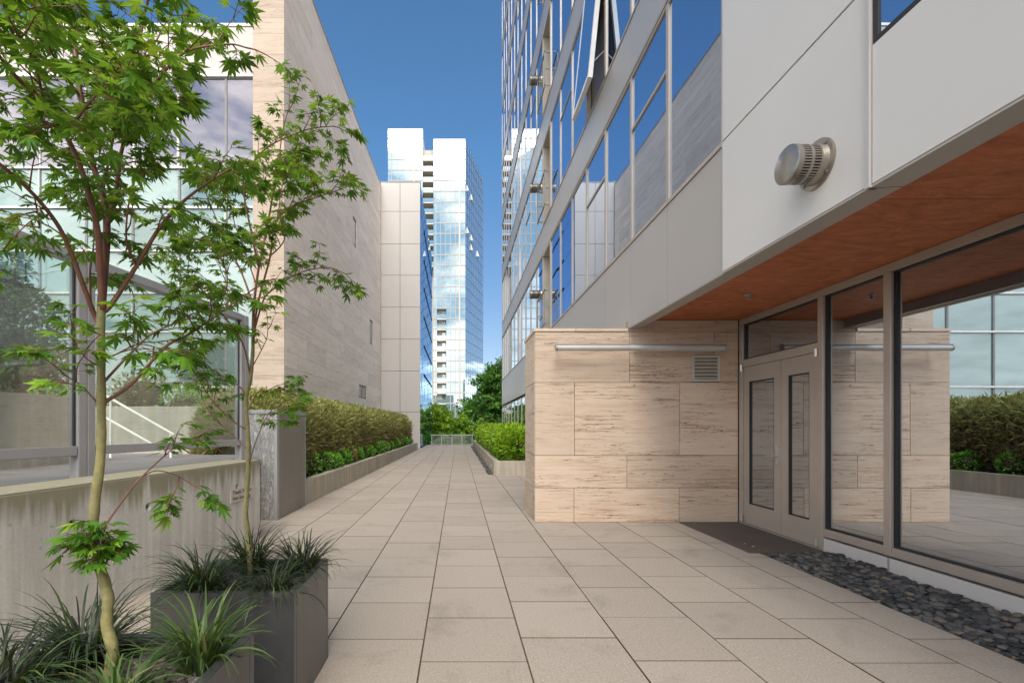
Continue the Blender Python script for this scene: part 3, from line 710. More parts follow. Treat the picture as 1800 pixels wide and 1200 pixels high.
# ------------------------------------------------------------------ right: pebble strip (uncountable)
def stone_mesh(nu=9, nv=6):
    b = MB(); b.ball((0, 0, 0), 1, 1, 1, nu, nv, 0.0); return b
def pebbles(name, xs, ys, z, n, smin, smax, mat, zj=0.02, inside=None, layers=2):
    st = stone_mesh(); tv = np.array(st.v); fs = [f for f in st.f]
    V = []; Fq = []; rn = []; o = 0; pts = []
    cell = {}
    for l in range(layers):
        for k in range(n):
            x = random.uniform(*xs); y = random.uniform(*ys); s = random.uniform(smin, smax) * (1.0 if random.random() < .8 else 1.35)
            if inside and not inside(x, y): continue
            if l == layers - 1:
                key = (int(x / smax / 1.6), int(y / smax / 1.6)); bad = False
                for dx in (-1, 0, 1):
                    for dy in (-1, 0, 1):
                        for (a, b2, c) in cell.get((key[0] + dx, key[1] + dy), ()):
                            if (a - x) ** 2 + (b2 - y) ** 2 < (0.62 * (s + c)) ** 2: bad = True
                if bad: continue
                cell.setdefault(key, []).append((x, y, s))
            a = random.uniform(0, math.pi); el = random.uniform(0.62, 0.95); th = random.uniform(0.32, 0.5)
            rot = Matrix.Rotation(a, 3, 'Z') @ Matrix.Rotation(random.uniform(-.3, .3), 3, 'X') @ Matrix.Rotation(random.uniform(-.3, .3), 3, 'Y')
            q = tv * np.array([s, s * el, s * th]); q = q @ np.array(rot).T
            q += np.array([x, y, z + (l * zj) + random.uniform(-0.004, 0.008)])
            V += q.tolist(); Fq += [tuple(i + o for i in f) for f in fs]; o += len(tv); rn += [random.random()] * len(tv)
    me = bpy.data.meshes.new(name); me.from_pydata(V, [], Fq)
    a = me.attributes.new('rnd', 'FLOAT', 'POINT'); a.data.foreach_set('value', rn)
    for p in me.polygons: p.use_smooth = True
    return me
me = pebbles('pebble_bed', (3.19, 3.875), (0.9, 4.83), -0.012, 5200, 0.024, 0.043, M['pebble'], 0.024)
tag(part_me('pebble_bed', me, M['pebble']), 'strip of dark river pebbles along the foot of the storefront', 'pebbles', kind='stuff')

# ------------------------------------------------------------------ left: concrete wall with sign, glass screen, cabinet
WD = Vector((0.0976, 0.9952, 0)); WP = Vector((-2.34, 5.53, 0)); WN = Vector((0.9952, -0.0976, 0))
wfl = ((WP.x, WP.y, 0), (WD.x, WD.y, 0), (WN.x, WN.y, 0))
rw = root('retaining_wall', (-2.6, 3.0, 0), 'board marked concrete wall behind the two planters, stained along its top edge', 'wall')
mb = MB(); mb.panel(wfl, -6.5, 0.0, -0.03, 0.93, -0.42, 0.0)
body = part('wall_body', mb, M['concrete'], rw, bev=0.012, segs=2)
cut = MB()
for y in (1.83, 2.48, 3.127, 3.79, 4.41, 5.05):
    t = (y - WP.y) / WD.y; p = WP + WD * t + Vector((0, 0, 0.677)) - OFF[body]
    cut.cyl(p + WN * 0.01, p - WN * 0.055, 0.030, 0.020, 20)
cme = bpy.data.meshes.new('cut'); cme.from_pydata(cut.v, [], cut.f); co = bpy.data.objects.new('cut', cme); COL.objects.link(co)
bo = body.modifiers.new('b', 'BOOLEAN'); bo.object = co; bo.operation = 'DIFFERENCE'; bo.solver = 'EXACT'
OFFb = OFF[body]; co.parent = rw
bpy.context.view_layer.update()
dg = bpy.context.evaluated_depsgraph_get(); nm = bpy.data.meshes.new_from_object(body.evaluated_get(dg))
body.modifiers.clear(); body.data = nm; bpy.data.objects.remove(co); bpy.data.meshes.remove(cme)

sg = root('no_smoking_sign', (-2.37, 5.2, 0.57), 'small beige sign asking people not to smoke, at the far end of the concrete wall', 'sign')
u0, u1 = -0.62, -0.16
part('plate', MB().panel(wfl, u0, u1, 0.515, 0.655, 0.001, 0.008), M['sign'], sg, bev=0.002)
def text_part(name, body_, size, origin, right, up, mat, parent, sx=1.0):
    cu = bpy.data.curves.new(name, 'FONT'); cu.body = body_; cu.size = size; cu.align_x = 'LEFT'; cu.extrude = 0.0006
    to = bpy.data.objects.new(name, cu); COL.objects.link(to); bpy.context.view_layer.update()
    me = bpy.data.meshes.new_from_object(to.evaluated_get(bpy.context.evaluated_depsgraph_get()))
    bpy.data.objects.remove(to)
    right = Vector(right).normalized(); up = Vector(up); nn = right.cross(up)
    mt = Matrix((( right.x * sx, up.x, nn.x, origin[0]), (right.y * sx, up.y, nn.y, origin[1]), (right.z * sx, up.z, nn.z, origin[2]), (0, 0, 0, 1)))
    me.transform(mt); me.materials.clear()
    return part_me(name, me, mat, parent)
for ln, zz in (('Thank You for', 0.600), ('Not Smoking', 0.540)):
    p = WP + WD * (u0 + 0.035) + WN * 0.0095
    text_part('lettering', ln, 0.058, (p.x, p.y, zz), WD, (0, 0, 1), M['ink'], sg, 1.12)
for y in (1.83, 2.48, 3.127, 3.79, 4.41, 5.05):
    t = (y - WP.y) / WD.y; p = WP + WD * t + Vector((0, 0, 0.677))
    part('tie_hole_shade', MB().cyl(p - WN * 0.056, p - WN * 0.030, 0.026, 0.0245, 16), M['tie'], rw, 'auto')  # dark disc added in each tie hole, its colour imitates the shade
# junction box mark above the sign
# ---- glass screen
sc_ = root('glass_screen', (-3.1, 5.2, 0.86), 'tall grey framed glass screen standing on the path behind the concrete wall', 'glass screen')
FD = Vector((0.1736, 0.9848, 0)); FP = Vector((-3.27, 4.07, 0)); FN = Vector((0.9848, -0.1736, 0))
ff = ((FP.x, FP.y, 0), (FD.x, FD.y, 0), (FN.x, FN.y, 0))
for u in (-2.12, 0.0, 2.20):
    mb = MB(); mb.panel(ff, u - 0.075, u + 0.0, 0.86, 2.80, -0.05, 0.05); mb.panel(ff, u + 0.004, u + 0.075, 0.86, 2.80, -0.045, 0.055)
    mb.panel(ff, u - 0.09, u + 0.09, 0.86, 0.872, -0.09, 0.09)
    part('post', mb, M['greymetal'], sc_, bev=0.004)
for a, c in ((-2.04, -0.08), (0.08, 2.12)):
    mb = MB(); mb.panel(ff, a, c, 1.075, 1.155, -0.035, 0.045); part('bottom_rail', mb, M['greymetal'], sc_, bev=0.004)
    mb = MB(); mb.panel(ff, a, c, 2.72, 2.80, -0.06, 0.06); part('top_rail', mb, M['greymetal'], sc_, bev=0.004)
    mb = MB(); mb.panel(ff, a + 0.002, c - 0.002, 1.158, 2.718, -0.006, 0.006); part('glass_pane', mb, M['g_fence'], sc_)
    mb = MB(); mb.panel(ff, a, a + 0.016, 1.158, 2.718, 0.007, 0.022); mb.panel(ff, c - 0.016, c, 1.158, 2.718, 0.007, 0.022); part('gasket', mb, M['frame_d'], sc_)
# ---- things behind the screen
bw = root('stair_wall', (-5.5, 8.1, 0.86), 'concrete stair wall seen through the glass screen', 'wall')
mb = MB(); mb.box(-9.5, -3.45, 8.2, 8.45, 0.5, 1.68); part('cross_wall', mb, M['concrete3'], bw, bev=0.01)
mb = MB(); mb.box(-5.15, -4.90, 1.5, 6.2, 0.5, 1.70); part('side_wall', mb, M['concrete3'], bw, bev=0.01)
hr = root('stair_handrail', (-4.8, 7.0, 0.86), 'pair of sloping white stair rails seen through the glass screen', 'handrail')
for a, c in (((-5.30, 7.0, 1.80), (-4.25, 7.0, 1.20)), ((-5.30, 7.0, 1.47), (-4.40, 7.0, 0.96))):
    mb = MB(); mb.cyl(a, c, 0.020, n=10); part('rail', mb, M['whitepaint'], hr, 'auto')
for x, z in ((-5.2, 1.74), (-4.3, 1.22)):
    mb = MB(); mb.cyl((x, 7.0, 0.86), (x, 7.0, z), 0.018, n=10); part('rail_post', mb, M['whitepaint'], hr, 'auto')
# ---- cabinet
cb = root('utility_cabinet', (-2.83, 7.2, 0), 'tall galvanised metal utility cabinet between the concrete wall and the bamboo hedge', 'cabinet')
part('cabinet_body', MB().box(-3.12, -2.575, 6.63, 7.86, 0.0, 1.50), M['galv'], cb)
mb = MB(); mb.box(-3.135, -2.562, 6.615, 7.875, 1.502, 1.565); part('cabinet_top', mb, M['galv'], cb, bev=0.006)
mb = MB(); mb.box(-2.61, -2.564, 6.619, 6.66, 0.0, 1.50); mb.box(-2.574, -2.564, 6.661, 6.70, 0.0, 1.50); mb.box(-2.574, -2.566, 7.83, 7.868, 0.0, 1.5)
part('corner_flashing', mb, M['greymetal'], cb)
sp_ = part('side_panel', MB().box(-2.5745, -2.5665, 6.702, 7.828, 0.01, 1.495), M['side_sheet'], cb); sp_['label'] = 'plain brownish grey side sheet'

# ------------------------------------------------------------------ left: long concrete planter with bamboo hedge and low shrubs
pl = root('concrete_planter', (-2.5, 17, 0), 'long low concrete planter along the left side of the walk, holding the bamboo hedge', 'planter')
def pxw(y): return -2.585 + (y - 7.87) * 0.0106
poly = [(pxw(7.88), 7.88), (pxw(27.3), 27.3), (pxw(27.3) - 0.16, 27.3), (pxw(7.88) - 0.16, 7.88)]
mb = MB(); ysb = [7.88, 11.0, 14.2, 17.4, 20.6, 23.9, 27.3]
for a, c in zip(ysb[:-1], ysb[1:]):
    mb.prism([(pxw(a), a + 0.004), (pxw(c), c - 0.004), (pxw(c) - 0.16, c - 0.004), (pxw(a) - 0.16, a + 0.004)], -0.03, 0.41)
part('planter_wall', mb, M['concrete2'], pl, bev=0.008)
mb = MB(); mb.prism([(pxw(7.9) - 0.15, 7.92), (pxw(27.3) - 0.15, 27.3), (-4.68, 27.3), (-4.93, 13.7), (-4.93, 7.92)], -0.03, 0.33)
part('planting_soil', mb, M['soil'], pl)

def lumps(y, t, seed, sc1=1.0):
    return (np.sin(y * 2.1 * sc1 + seed) * 0.4 + np.sin(y * 4.7 * sc1 + t * 2 + seed * 2) * 0.35 + np.sin(y * 9.1 * sc1 - t * 3.0 + seed) * 0.25 + np.sin(t * 5 + y * 1.3) * 0.3)
def hedge(nm_core, nm_leaf, parent, xc, y0, y1, zc, a, b, nleaf, size, mat, core_mat, lump, seed, template=BLADE, dens_near=1.0, cold=None, upward=0.6, jitter=0.16, e=0.72, core_k=0.8, cap_share=0.05):
    """rounded hedge following y; xc(y) centre line; a, b half width and half height"""
    cap = min(a, b) * 0.9
    def sec(y, t, k):
        q = np.clip(np.minimum(y - y0, y1 - y) / cap, 0.0, 1.0); endk = np.sqrt(np.clip(1 - (1 - q) ** 2, 0, 1)) * 0.85 + 0.15
        c, s = np.cos(t), np.sin(t)
        rx = np.sign(c) * np.abs(c) ** e; rz = np.sign(s) * np.abs(s) ** e
        kk = k * endk * (1 + lump * lumps(y, t, seed))
        return np.stack([xc(y) + a * rx * kk, y, zc + b * rz * kk], -1)
    ny, nt = max(8, int((y1 - y0) / 0.25)), 22
    yy = np.linspace(y0 + 0.04, y1 - 0.04, ny); tt = np.linspace(0, 2 * np.pi, nt, endpoint=False)
    Yg, Tg = np.meshgrid(yy, tt, indexing='ij'); V = sec(Yg, Tg, core_k).reshape(-1, 3)
    b_ = MB(); fs = []
    for i in range(ny - 1):
        for k in range(nt): fs.append((i * nt + k, i * nt + (k + 1) % nt, (i + 1) * nt + (k + 1) % nt, (i + 1) * nt + k))
    fs += [tuple(range(nt - 1, -1, -1)), tuple(range((ny - 1) * nt, ny * nt))]
    b_.add(V.tolist(), fs); part(nm_core, b_, core_mat, parent, True)  # solid dark core added to block the view through the leaves, no modelled twigs
    u = RNG.random(nleaf) ** dens_near; y = y0 + (y1 - y0) * u
    ek = np.sqrt(RNG.random(nleaf)); ce = RNG.random(nleaf) < cap_share; y = np.where(ce, y0 + cap * (1 - np.sqrt(1 - ek ** 2)), y)
    tg = np.linspace(-0.9, np.pi + 0.5, 600) if cap_share < 0.1 else np.linspace(-1.5, np.pi + 1.5, 600); cg, sg_ = np.cos(tg), np.sin(tg)
    gx, gz = a * np.sign(cg) * np.abs(cg) ** e, b * np.sign(sg_) * np.abs(sg_) ** e
    al = np.concatenate([[0], np.cumsum(np.hypot(np.diff(gx), np.diff(gz)))]); t = np.interp(RNG.random(nleaf) * al[-1], al, tg)
    k = 1.03 - RNG.random(nleaf) ** 2 * 0.27 + RNG.normal(0, 0.05, nleaf)
    P = sec(y, t, k)
    Nn = np.stack([np.cos(t), RNG.normal(0, 0.35, nleaf), np.sin(t) + 0.05], -1)
    D = unit(unit(Nn) * 0.55 + RNG.normal(0, 0.55, (nleaf, 3)) + np.array([0, 0, upward]) * RNG.uniform(-0.4, 1.0, (nleaf, 1)))
    Zn = unit(unit(Nn) + RNG.normal(0, 0.5, (nleaf, 3)))
    hgt = (P[:, 2] - (zc - b)) / (2 * b)
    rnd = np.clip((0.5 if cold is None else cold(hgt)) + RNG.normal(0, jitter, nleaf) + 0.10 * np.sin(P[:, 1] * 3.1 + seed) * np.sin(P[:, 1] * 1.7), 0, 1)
    far = np.clip((y - 9) / 18, 0, 1)
    me = leaves(nm_leaf, template, OVALF, P, D, Zn, size * RNG.uniform(0.6, 1.25, nleaf) * (1 + 0.5 * far), rnd)
    part_me(nm_leaf, me, mat, parent)
hg = root('bamboo_hedge', (-3.7, 17, 0.33), 'long clipped bamboo hedge with dry brown lower leaves in the left concrete planter', 'hedge')
hx = lambda y: -3.78 + (y - 8) * 0.012
hedge('branches', 'foliage', hg, hx, 7.75, 26.6, 1.10, 0.86, 0.78, 90000, 0.125, M['bamboo'], M['hedgecore'], 0.075, 2.0,
      dens_near=1.7, cold=lambda h: np.clip(0.10 + 0.80 * h, 0.1, 0.82), jitter=0.24, e=0.62)
def shrub(nm, x, y, z, rx, ry, rz, n, size, mat, lab, group, seed, cat='shrub', trunk=False):
    s_ = root(nm, (x, y, z), lab, cat, group)
    nb = 6; C = [(x + RNG.uniform(-.45, .45) * rx, y + RNG.uniform(-.45, .45) * ry, z + rz * RNG.uniform(0.35, 0.6), RNG.uniform(0.45, 0.62)) for _ in range(nb)]
    mb = MB()
    for c in C: mb.ball(c[:3], rx * c[3] * 0.60, ry * c[3] * 0.60, rz * 0.38, 10, 7, 0.12)
    part('branches', mb, M['hedgecore'], s_, True)  # dark filler blobs inside the leaves, added so the shrub is not see-through
    idx = RNG.integers(0, nb, n); Cn = np.array([c[:3] for c in C])[idx]; kr = np.array([c[3] for c in C])[idx]
    d = unit(RNG.normal(0, 1, (n, 3)) + np.array([0, 0, 0.45]))
    rad = (1 - RNG.random(n) ** 2 * 0.35)
    P = Cn + d * np.stack([rx * kr, ry * kr, np.full(n, rz * 0.52)], -1) * rad[:, None]
    P[:, 2] = np.maximum(P[:, 2], z + 0.01)
    D = unit(d + RNG.normal(0, 0.5, (n, 3)) + np.array([0, 0, .25])); Zn = unit(np.array([0, 0, 1.0]) + d * 0.6 + RNG.normal(0, .4, (n, 3)))
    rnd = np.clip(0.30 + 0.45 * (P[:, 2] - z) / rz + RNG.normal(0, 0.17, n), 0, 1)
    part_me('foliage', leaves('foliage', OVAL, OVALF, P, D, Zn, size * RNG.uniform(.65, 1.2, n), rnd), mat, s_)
    return s_
y = 8.15; k = 0
ords = ['first', 'second', 'third', 'fourth', 'fifth', 'sixth', 'seventh', 'eighth', 'ninth', 'tenth', 'eleventh', 'twelfth', 'thirteenth', 'fourteenth', 'fifteenth', 'sixteenth', 'seventeenth', 'eighteenth', 'nineteenth', 'twentieth']
while y < 26.6:
    r_ = random.uniform(0.40, 0.54); red = k in (5,)
    lab = ('low shrub with reddish brown and olive leaves in the left planter, %s from the cabinet' if red else 'low bright green shrub in front of the bamboo hedge, %s from the cabinet') % ords[k]
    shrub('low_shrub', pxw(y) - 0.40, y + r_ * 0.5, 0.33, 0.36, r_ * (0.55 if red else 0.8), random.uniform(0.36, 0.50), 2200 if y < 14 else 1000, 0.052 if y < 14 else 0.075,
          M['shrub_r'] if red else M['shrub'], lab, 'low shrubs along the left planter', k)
    y += r_ * (1.6 + (y > 16) * 1.2); k += 1

# ------------------------------------------------------------------ right planter and lime hedge
rp = root('low_concrete_planter', (1.4, 20, 0), 'low concrete planter on the right beyond the stone wall, with small step lights', 'planter')
rx_ = lambda y: 0.965 + (y - 12.8) * 0.0035
mb = MB(); mb.box(rx_(12.8), 2.30, 12.80, 12.96, -0.03, 0.39)
ysb = [12.965, 16.9, 20.9, 24.9, 28.9, 32.9]
for a, c in zip(ysb[:-1], ysb[1:]): mb.prism([(rx_(a), a + 0.004), (rx_(a) + 0.16, a + 0.004), (rx_(c) + 0.16, c - 0.004), (rx_(c), c - 0.004)], -0.03, 0.39)
mb.box(1.3, 3.0, 32.95, 33.3, -0.03, 0.95)
part('planter_wall', mb, M['concrete2'], rp, bev=0.008)
part('planting_soil', MB().box(1.17, 2.30, 12.97, 32.9, -0.03, 0.30), M['soil'], rp)
for y in (13.7, 16.2, 18.7, 21.2, 23.7):
    st = part('step_light', MB().box(rx_(y) - 0.006, rx_(y) + 0.003, y - 0.09, y + 0.09, 0.16, 0.235), M['alu'], rp)
    part('light_lens', MB().box(rx_(y) - 0.009, rx_(y) - 0.0065, y - 0.075, y + 0.075, 0.172, 0.223), M['lens'], st)
me = pebbles('drain_strip', (0.84, 0.955), (12.9, 32), -0.014, 700, 0.025, 0.05, M['pebble'], 0.02)
tag(part_me('drain_strip', me, M['pebble']), 'thin strip of dark pebbles at the foot of the right planter', 'pebbles', kind='stuff')
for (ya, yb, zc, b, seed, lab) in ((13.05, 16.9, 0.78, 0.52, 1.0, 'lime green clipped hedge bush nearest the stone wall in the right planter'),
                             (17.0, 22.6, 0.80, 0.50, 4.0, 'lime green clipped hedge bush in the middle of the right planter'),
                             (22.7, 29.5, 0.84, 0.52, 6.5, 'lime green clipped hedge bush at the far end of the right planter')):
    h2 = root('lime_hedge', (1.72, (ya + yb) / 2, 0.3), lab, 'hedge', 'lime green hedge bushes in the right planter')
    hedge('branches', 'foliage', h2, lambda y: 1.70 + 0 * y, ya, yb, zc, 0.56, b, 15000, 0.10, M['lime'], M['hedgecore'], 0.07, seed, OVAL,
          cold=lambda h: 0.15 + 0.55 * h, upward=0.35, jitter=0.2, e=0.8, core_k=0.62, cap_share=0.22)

# ------------------------------------------------------------------ left: travertine clad building
tb = root('travertine_building', (-5.0, 20, 0), 'tall pale travertine clad building with a blank side wall and three small slit windows', 'building')
A_ = Vector((-5.10, 13.7, 0)); B_ = Vector((-4.72, 28.42, 0)); du = (B_ - A_); LN = du.length; du.normalize()
sf_ = ((A_.x, A_.y, 0), (du.x, du.y, 0), (du.y, -du.x, 0))
tfr = ((-6.02, 13.70, 0), (1, 0, 0), (0, -1, 0))
TOP = 16.0
def courses(z0, z1, u0, u1, hs, w0, w1, first=None):
    cs = []; z = z0; i = 0
    while z < z1 - 0.05:
        h = hs[i % len(hs)]; zz = min(z + h, z1); us = [u0]; u = u0 + random.uniform(0.4, w1)
        while u < u1 - 0.3: us.append(u); u += random.uniform(w0, w1)
        us.append(u1); cs.append((z, zz, us)); z = zz; i += 1
    return cs
wins = [(8.15, 8.95, 9.75, 11.15), (11.7, 12.5, 5.85, 7.2), (9.05, 10.75, 2.75, 3.38)]
def toU(y): return (y - A_.y) / du.y
wins = [(toU(21.7), toU(22.35), 9.8, 11.1), (toU(25.3), toU(26.1), 5.85, 7.15), (toU(22.9), toU(24.5), 2.78, 3.40)]
mb = MB(); cladding(mb, sf_, courses(0.2, TOP, 0.042, LN, [0.46, 0.30, 0.46, 0.62, 0.30], 1.3, 2.6), 0.04, 0.006, [(a - .02, b - .02 + .04, c - .02, d + .02) for a, b, c, d in wins])
part('side_slab', mb, M['trav2'], tb)
mb = MB(); cladding(mb, tfr, courses(0.2, TOP, 0.0, 0.92, [0.62, 0.46, 0.92], 3, 4), 0.04, 0.006); mb.box(-6.02, -5.985, 13.741, 14.38, 0.2, TOP)
part('front_slab', mb, M['trav3'], tb)
mb = MB(); mb.prism([(-5.98, 13.742), (-5.145, 13.742), (-4.765, 28.40), (-5.98, 28.40)], -0.5, TOP - 0.01); part('wall_core', mb, M['mortar'], tb)
mb = MB(); mb.prism([(-6.03, 13.68), (-5.08, 13.68), (-4.70, 28.41), (-5.1, 28.41), (-5.3, 14.1), (-6.03, 14.1)], TOP + 0.002, TOP + 0.05); part('coping', mb, M['alu'], tb)
for (a, b, c, d) in wins:
    window(tb, sf_, a, b, c, d, M['frame_dk'], M['g_dark'], 0.05, -0.038, -0.016, -0.030, bar=(a + b) / 2 if b - a > 1 else None)

# ---- glazed wing with white parapet behind the maples
gb = root('glazed_wing', (-12, 14.4, 0), 'glazed office wing with lilac and mint tinted panes under a white parapet', 'building')
gfr = ((0, 14.4, 0), (1, 0, 0), (0, -1, 0))
bx = [-6.03] + [-7.16 - 1.435 * i for i in range(9)]
rows = [0.86, 2.55, 4.24, 5.43, 6.73, 8.06, 9.28, 12.05]
for j in range(len(rows) - 1):
    for i in range(len(bx) - 1):
        a, c = bx[i + 1], bx[i]; top = j == len(rows) - 2
        wide = top and i == 2
        fmat = M['mull_w'] if (wide or (j + i) % 5 == 0) else M['mull_g']
        w = window(gb, gfr, a + 0.003, c - 0.003, rows[j] + 0.003, rows[j + 1] - 0.003, fmat, M['g_left'] if top else M['g_left2'],
                   0.060 if wide else 0.028, -0.06, 0.010 if wide else 0.0, -0.03, transom=11.03 if wide else None)
mb = MB()
for z in rows[1:-1]: mb.panel(gfr, bx[-1], bx[0], z - 0.03, z + 0.03, 0.012, 0.035)
part('transom_rail', mb, M['mull_w'], gb)
mb = MB(); cladding(mb, gfr, [(12.16, 13.62, bx[::-1])], 0.05, 0.012); part('parapet_panel', mb, M['pale_panel'], gb)
mb = MB(); mb.panel(gfr, bx[-1], bx[0], 12.06, 12.15, -0.06, 0.05); mb.panel(gfr, bx[-1], bx[0], 13.622, 13.70, -0.3, 0.03); part('parapet_trim', mb, M['whitepaint'], gb)
mb = MB(); mb.box(bx[-1], -6.03, 14.47, 24.0, -0.5, 13.6); part('wing_core', mb, M['core'], gb)

# ---- pale panelled block at the end of the stone wall
wb = root('panelled_block', (-3.5, 28.5, 0), 'pale panelled block beyond the travertine building, with a glass side facing the walk', 'building')
wfp = ((0, 28.5, 0), (1, 0, 0), (0, -1, 0)); wgs = ((-2.33, 0, 0), (0, 1, 0), (1, 0, 0))
zz = [0.0, 2.23, 4.72, 6.66, 8.6, 10.54, 12.45, 14.42, 16.18]
mb = MB(); cladding(mb, wfp, [(zz[i], zz[i + 1], [-5.9, -4.73, -3.56, -2.33]) for i in range(8)], 0.05, 0.022); part('front_panel', mb, M['pale_panel'], wb)
mb = MB(); mb.box(-12, -2.372, 28.552, 41.0, -0.5, 16.16); part('block_core', mb, M['core'], wb)
mb = MB(); mb.panel(wfp, -5.9, -2.32, 16.182, 16.24, -0.3, 0.01); part('parapet_trim', mb, M['mull_g'], wb)
zs = [0.1] + zz[1:]
ycols = [28.58, 31.6, 34.8, 38.0, 41.0]
for j in range(len(zs) - 1):
    for a, c in zip(ycols[:-1], ycols[1:]):
        m1 = MB(); m1.panel(wgs, a + 0.01, c - 0.01, zs[j] + 0.012, zs[j + 1] - 0.012, -0.03, 0.0); wn = part('glass_panel', m1, M['g_white'], wb)
        if j >= 2 and a > 31:
            part('vent_slot', MB().panel(wgs, a + 0.012, c - 0.012, zs[j] + 0.05, zs[j] + 0.17, 0.004, 0.03), M['black'], wn)

# ------------------------------------------------------------------ the far glass tower
tower = root('glass_tower', (-6, 135, -4), 'tall bright glass apartment tower with two stacks of recessed balconies', 'tower')
YT = 130.0; K = YT / F
def TX(px): return (px - CX) * K
def TZ(py): return H + (CY - py) * K
tfz = ((0, YT, 0), (1, 0, 0), (0, -1, 0))
xl0, xl1, xr0, xr1 = TX(682), TX(743), TX(762), TX(818)
zl, zr = TZ(229), TZ(247); FH = 18.6 * K
lb = (TX(768), TX(784.5), TZ(727), TZ(543))
mb = MB()
mb.panel(tfz, xl0, xl1, -4, zl, -1.5, 0)
part('left_glass_face', mb, M['g_tower'], tower)
mb = MB()
for (a, b_, c, d) in rects_minus((xr0, xr1, -4, zr), [lb]): mb.panel(tfz, a, b_, c, d, -1.5, 0)
part('main_glass_face', mb, M['g_tower'], tower)
sd = Vector((TX(818) + 0, YT, 0)); se = Vector((7.85, 149.3, 0)); dd = (se - sd); LS = dd.length; dd.normalize()
tsd = ((sd.x, sd.y, 0), (dd.x, dd.y, 0), (dd.y, -dd.x, 0))
part('side_glass_face', MB().panel(tsd, 0.02, LS, -4, zr - 0.02, -0.4, 0), M['g_tower2'], tower)
mb = MB(); mb.box(xl0 + .05, xl1 - .05, YT + 1.52, YT + 22, -4, zl - 0.1); mb.box(xl1 + 0.02, xr0 - 0.02, YT + 2.6, YT + 22, -4, zr - 1.2)
mb.prism([(xr0 + .05, YT + 1.52), (xr1 - 0.4, YT + 1.52), (7.3, 149.2), (xr0 + .05, 149.2)], -4, zr - 0.1)
part('tower_core', mb, M['conc_far'], tower)
def grid(name, fr_, u0, u1, z1, us, holes, w=0.10, hw=0.13, mat='mull_w', every=1):
    mb = MB(); z = TZ(727) - 6 * FH
    while z < z1:
        if z > -4:
            for r_ in rects_minus((u0, u1, z - hw / 2, z + hw / 2), holes): mb.panel(fr_, *r_, 0.01, 0.07)
        z += FH
    for u in us:
        for r_ in rects_minus((u - w / 2, u + w / 2, -4, z1), holes): mb.panel(fr_, *r_, 0.01, 0.06)
    return part(name, mb, M[mat], tower)
us = list(np.arange(xl0 + 1.0, xl1 - 0.5, 1.62)); grid('left_mullion', tfz, xl0, xl1, zl, us, [], 0.17, 0.30, 'mull_t')
us = list(np.arange(xr0 + 0.6, xr1 - 0.3, 1.36)); grid('main_mullion', tfz, xr0, xr1, zr, us, [lb], 0.15, 0.30, 'mull_t')
us = list(np.arange(1.2, LS - 0.5, 2.0)); grid('side_mullion', tsd, 0.1, LS - 0.1, zr - 0.1, us, [], 0.07, 0.10, 'mull_g')
mb = MB(); mb.panel(tfz, TX(726.6), TX(728.6), -4, zl - 0.5, 0.05, 0.12); mb.panel(tfz, TX(806.6), TX(808.6), -4, zr - 0.5, 0.05, 0.12); part('dark_reveal', mb, M['frame'], tower)
mb = MB(); mb.panel(tfz, xl0, xl1, zl + .01, zl + 0.4, -1.5, 0.05); mb.panel(tfz, xr0, xr1, zr + .01, zr + 0.4, -1.5, 0.05); part('parapet', mb, M['mull_w'], tower)
# balconies: the tall recess between the two slabs and the lower stack
def balcony(x0, x1, z, dpt):
    b_ = part('balcony', MB().box(x0 + .02, x1 - .02, YT + 0.05, YT + dpt, z - 0.32, z), M['conc_far'], tower)
    part('balustrade', MB().box(x0 + .05, x1 - .05, YT + 0.08, YT + 0.14, z + 0.1, z + 1.1), M['g_tower'], b_)
    d_ = part('balcony_door', MB().box(x0 + (x1 - x0) * .55, x1 - .25, YT + dpt - 0.12, YT + dpt - 0.06, z + 0.05, z + 2.2), M['g_tower'], b_)
z = TZ(727) + FH * 0
k = 0
while TZ(727) + FH * k < zr - 3:
    zk = TZ(727) + FH * k
    if zk > TZ(480): balcony(xl1, xr0, zk, 2.55)
    if k < 10: balcony(lb[0], lb[1], zk, 1.5)
    k += 1
for (px, py) in ((821, 331), (828, 347), (821, 405), (828, 418), (828, 435), (839, 446)):
    # small side windows propped open
    yy = 823 * 0 + (px - CX); u = 0
    t = (px - CX) / F; u = (t * sd.y - sd.x) / (dd.x - t * dd.y); yv = sd.y + dd.y * u; zv = H + (CY - py) / F * yv
    O, U, Nn = tsd; q = lambda u_, d_, z_: (O[0] + U[0] * u_ + Nn[0] * d_, O[1] + U[1] * u_ + Nn[1] * d_, z_)
    mb = MB(); mb.add([q(u - .4, 0.02, zv + 0.9), q(u + .4, 0.02, zv + 0.9), q(u + .4, 0.55, zv - 0.9), q(u - .4, 0.55, zv - 0.9), q(u - .4, 0.02, zv - 0.9), q(u + .4, 0.02, zv - 0.9)],
                      [(0, 3, 2, 1), (0, 4, 3), (1, 2, 5), (3, 4, 5, 2), (0, 1, 5, 4)])
    part('open_vent', mb, M['mull_w'], tower)

# office block behind the viewer, seen only as a reflection in the lower tower and panes
ob = root('brick_block', (0, -62, -4), 'plain brick office block across the street behind the viewer', 'building')
M['brick'] = m_plain('far_brick', (0.12, 0.16, 0.15), 0.8, var=0.2)
mb = MB(); mb.box(-13, 22, -75, -60, -4, 15.0); part('block_body', mb, M['brick'], ob)
for j in range(4):
    part('window_band', MB().box(-12.5, 21.5, -59.98, -59.9, -1 + j * 3.6, 0.9 + j * 3.6), M['g_dark'], ob)

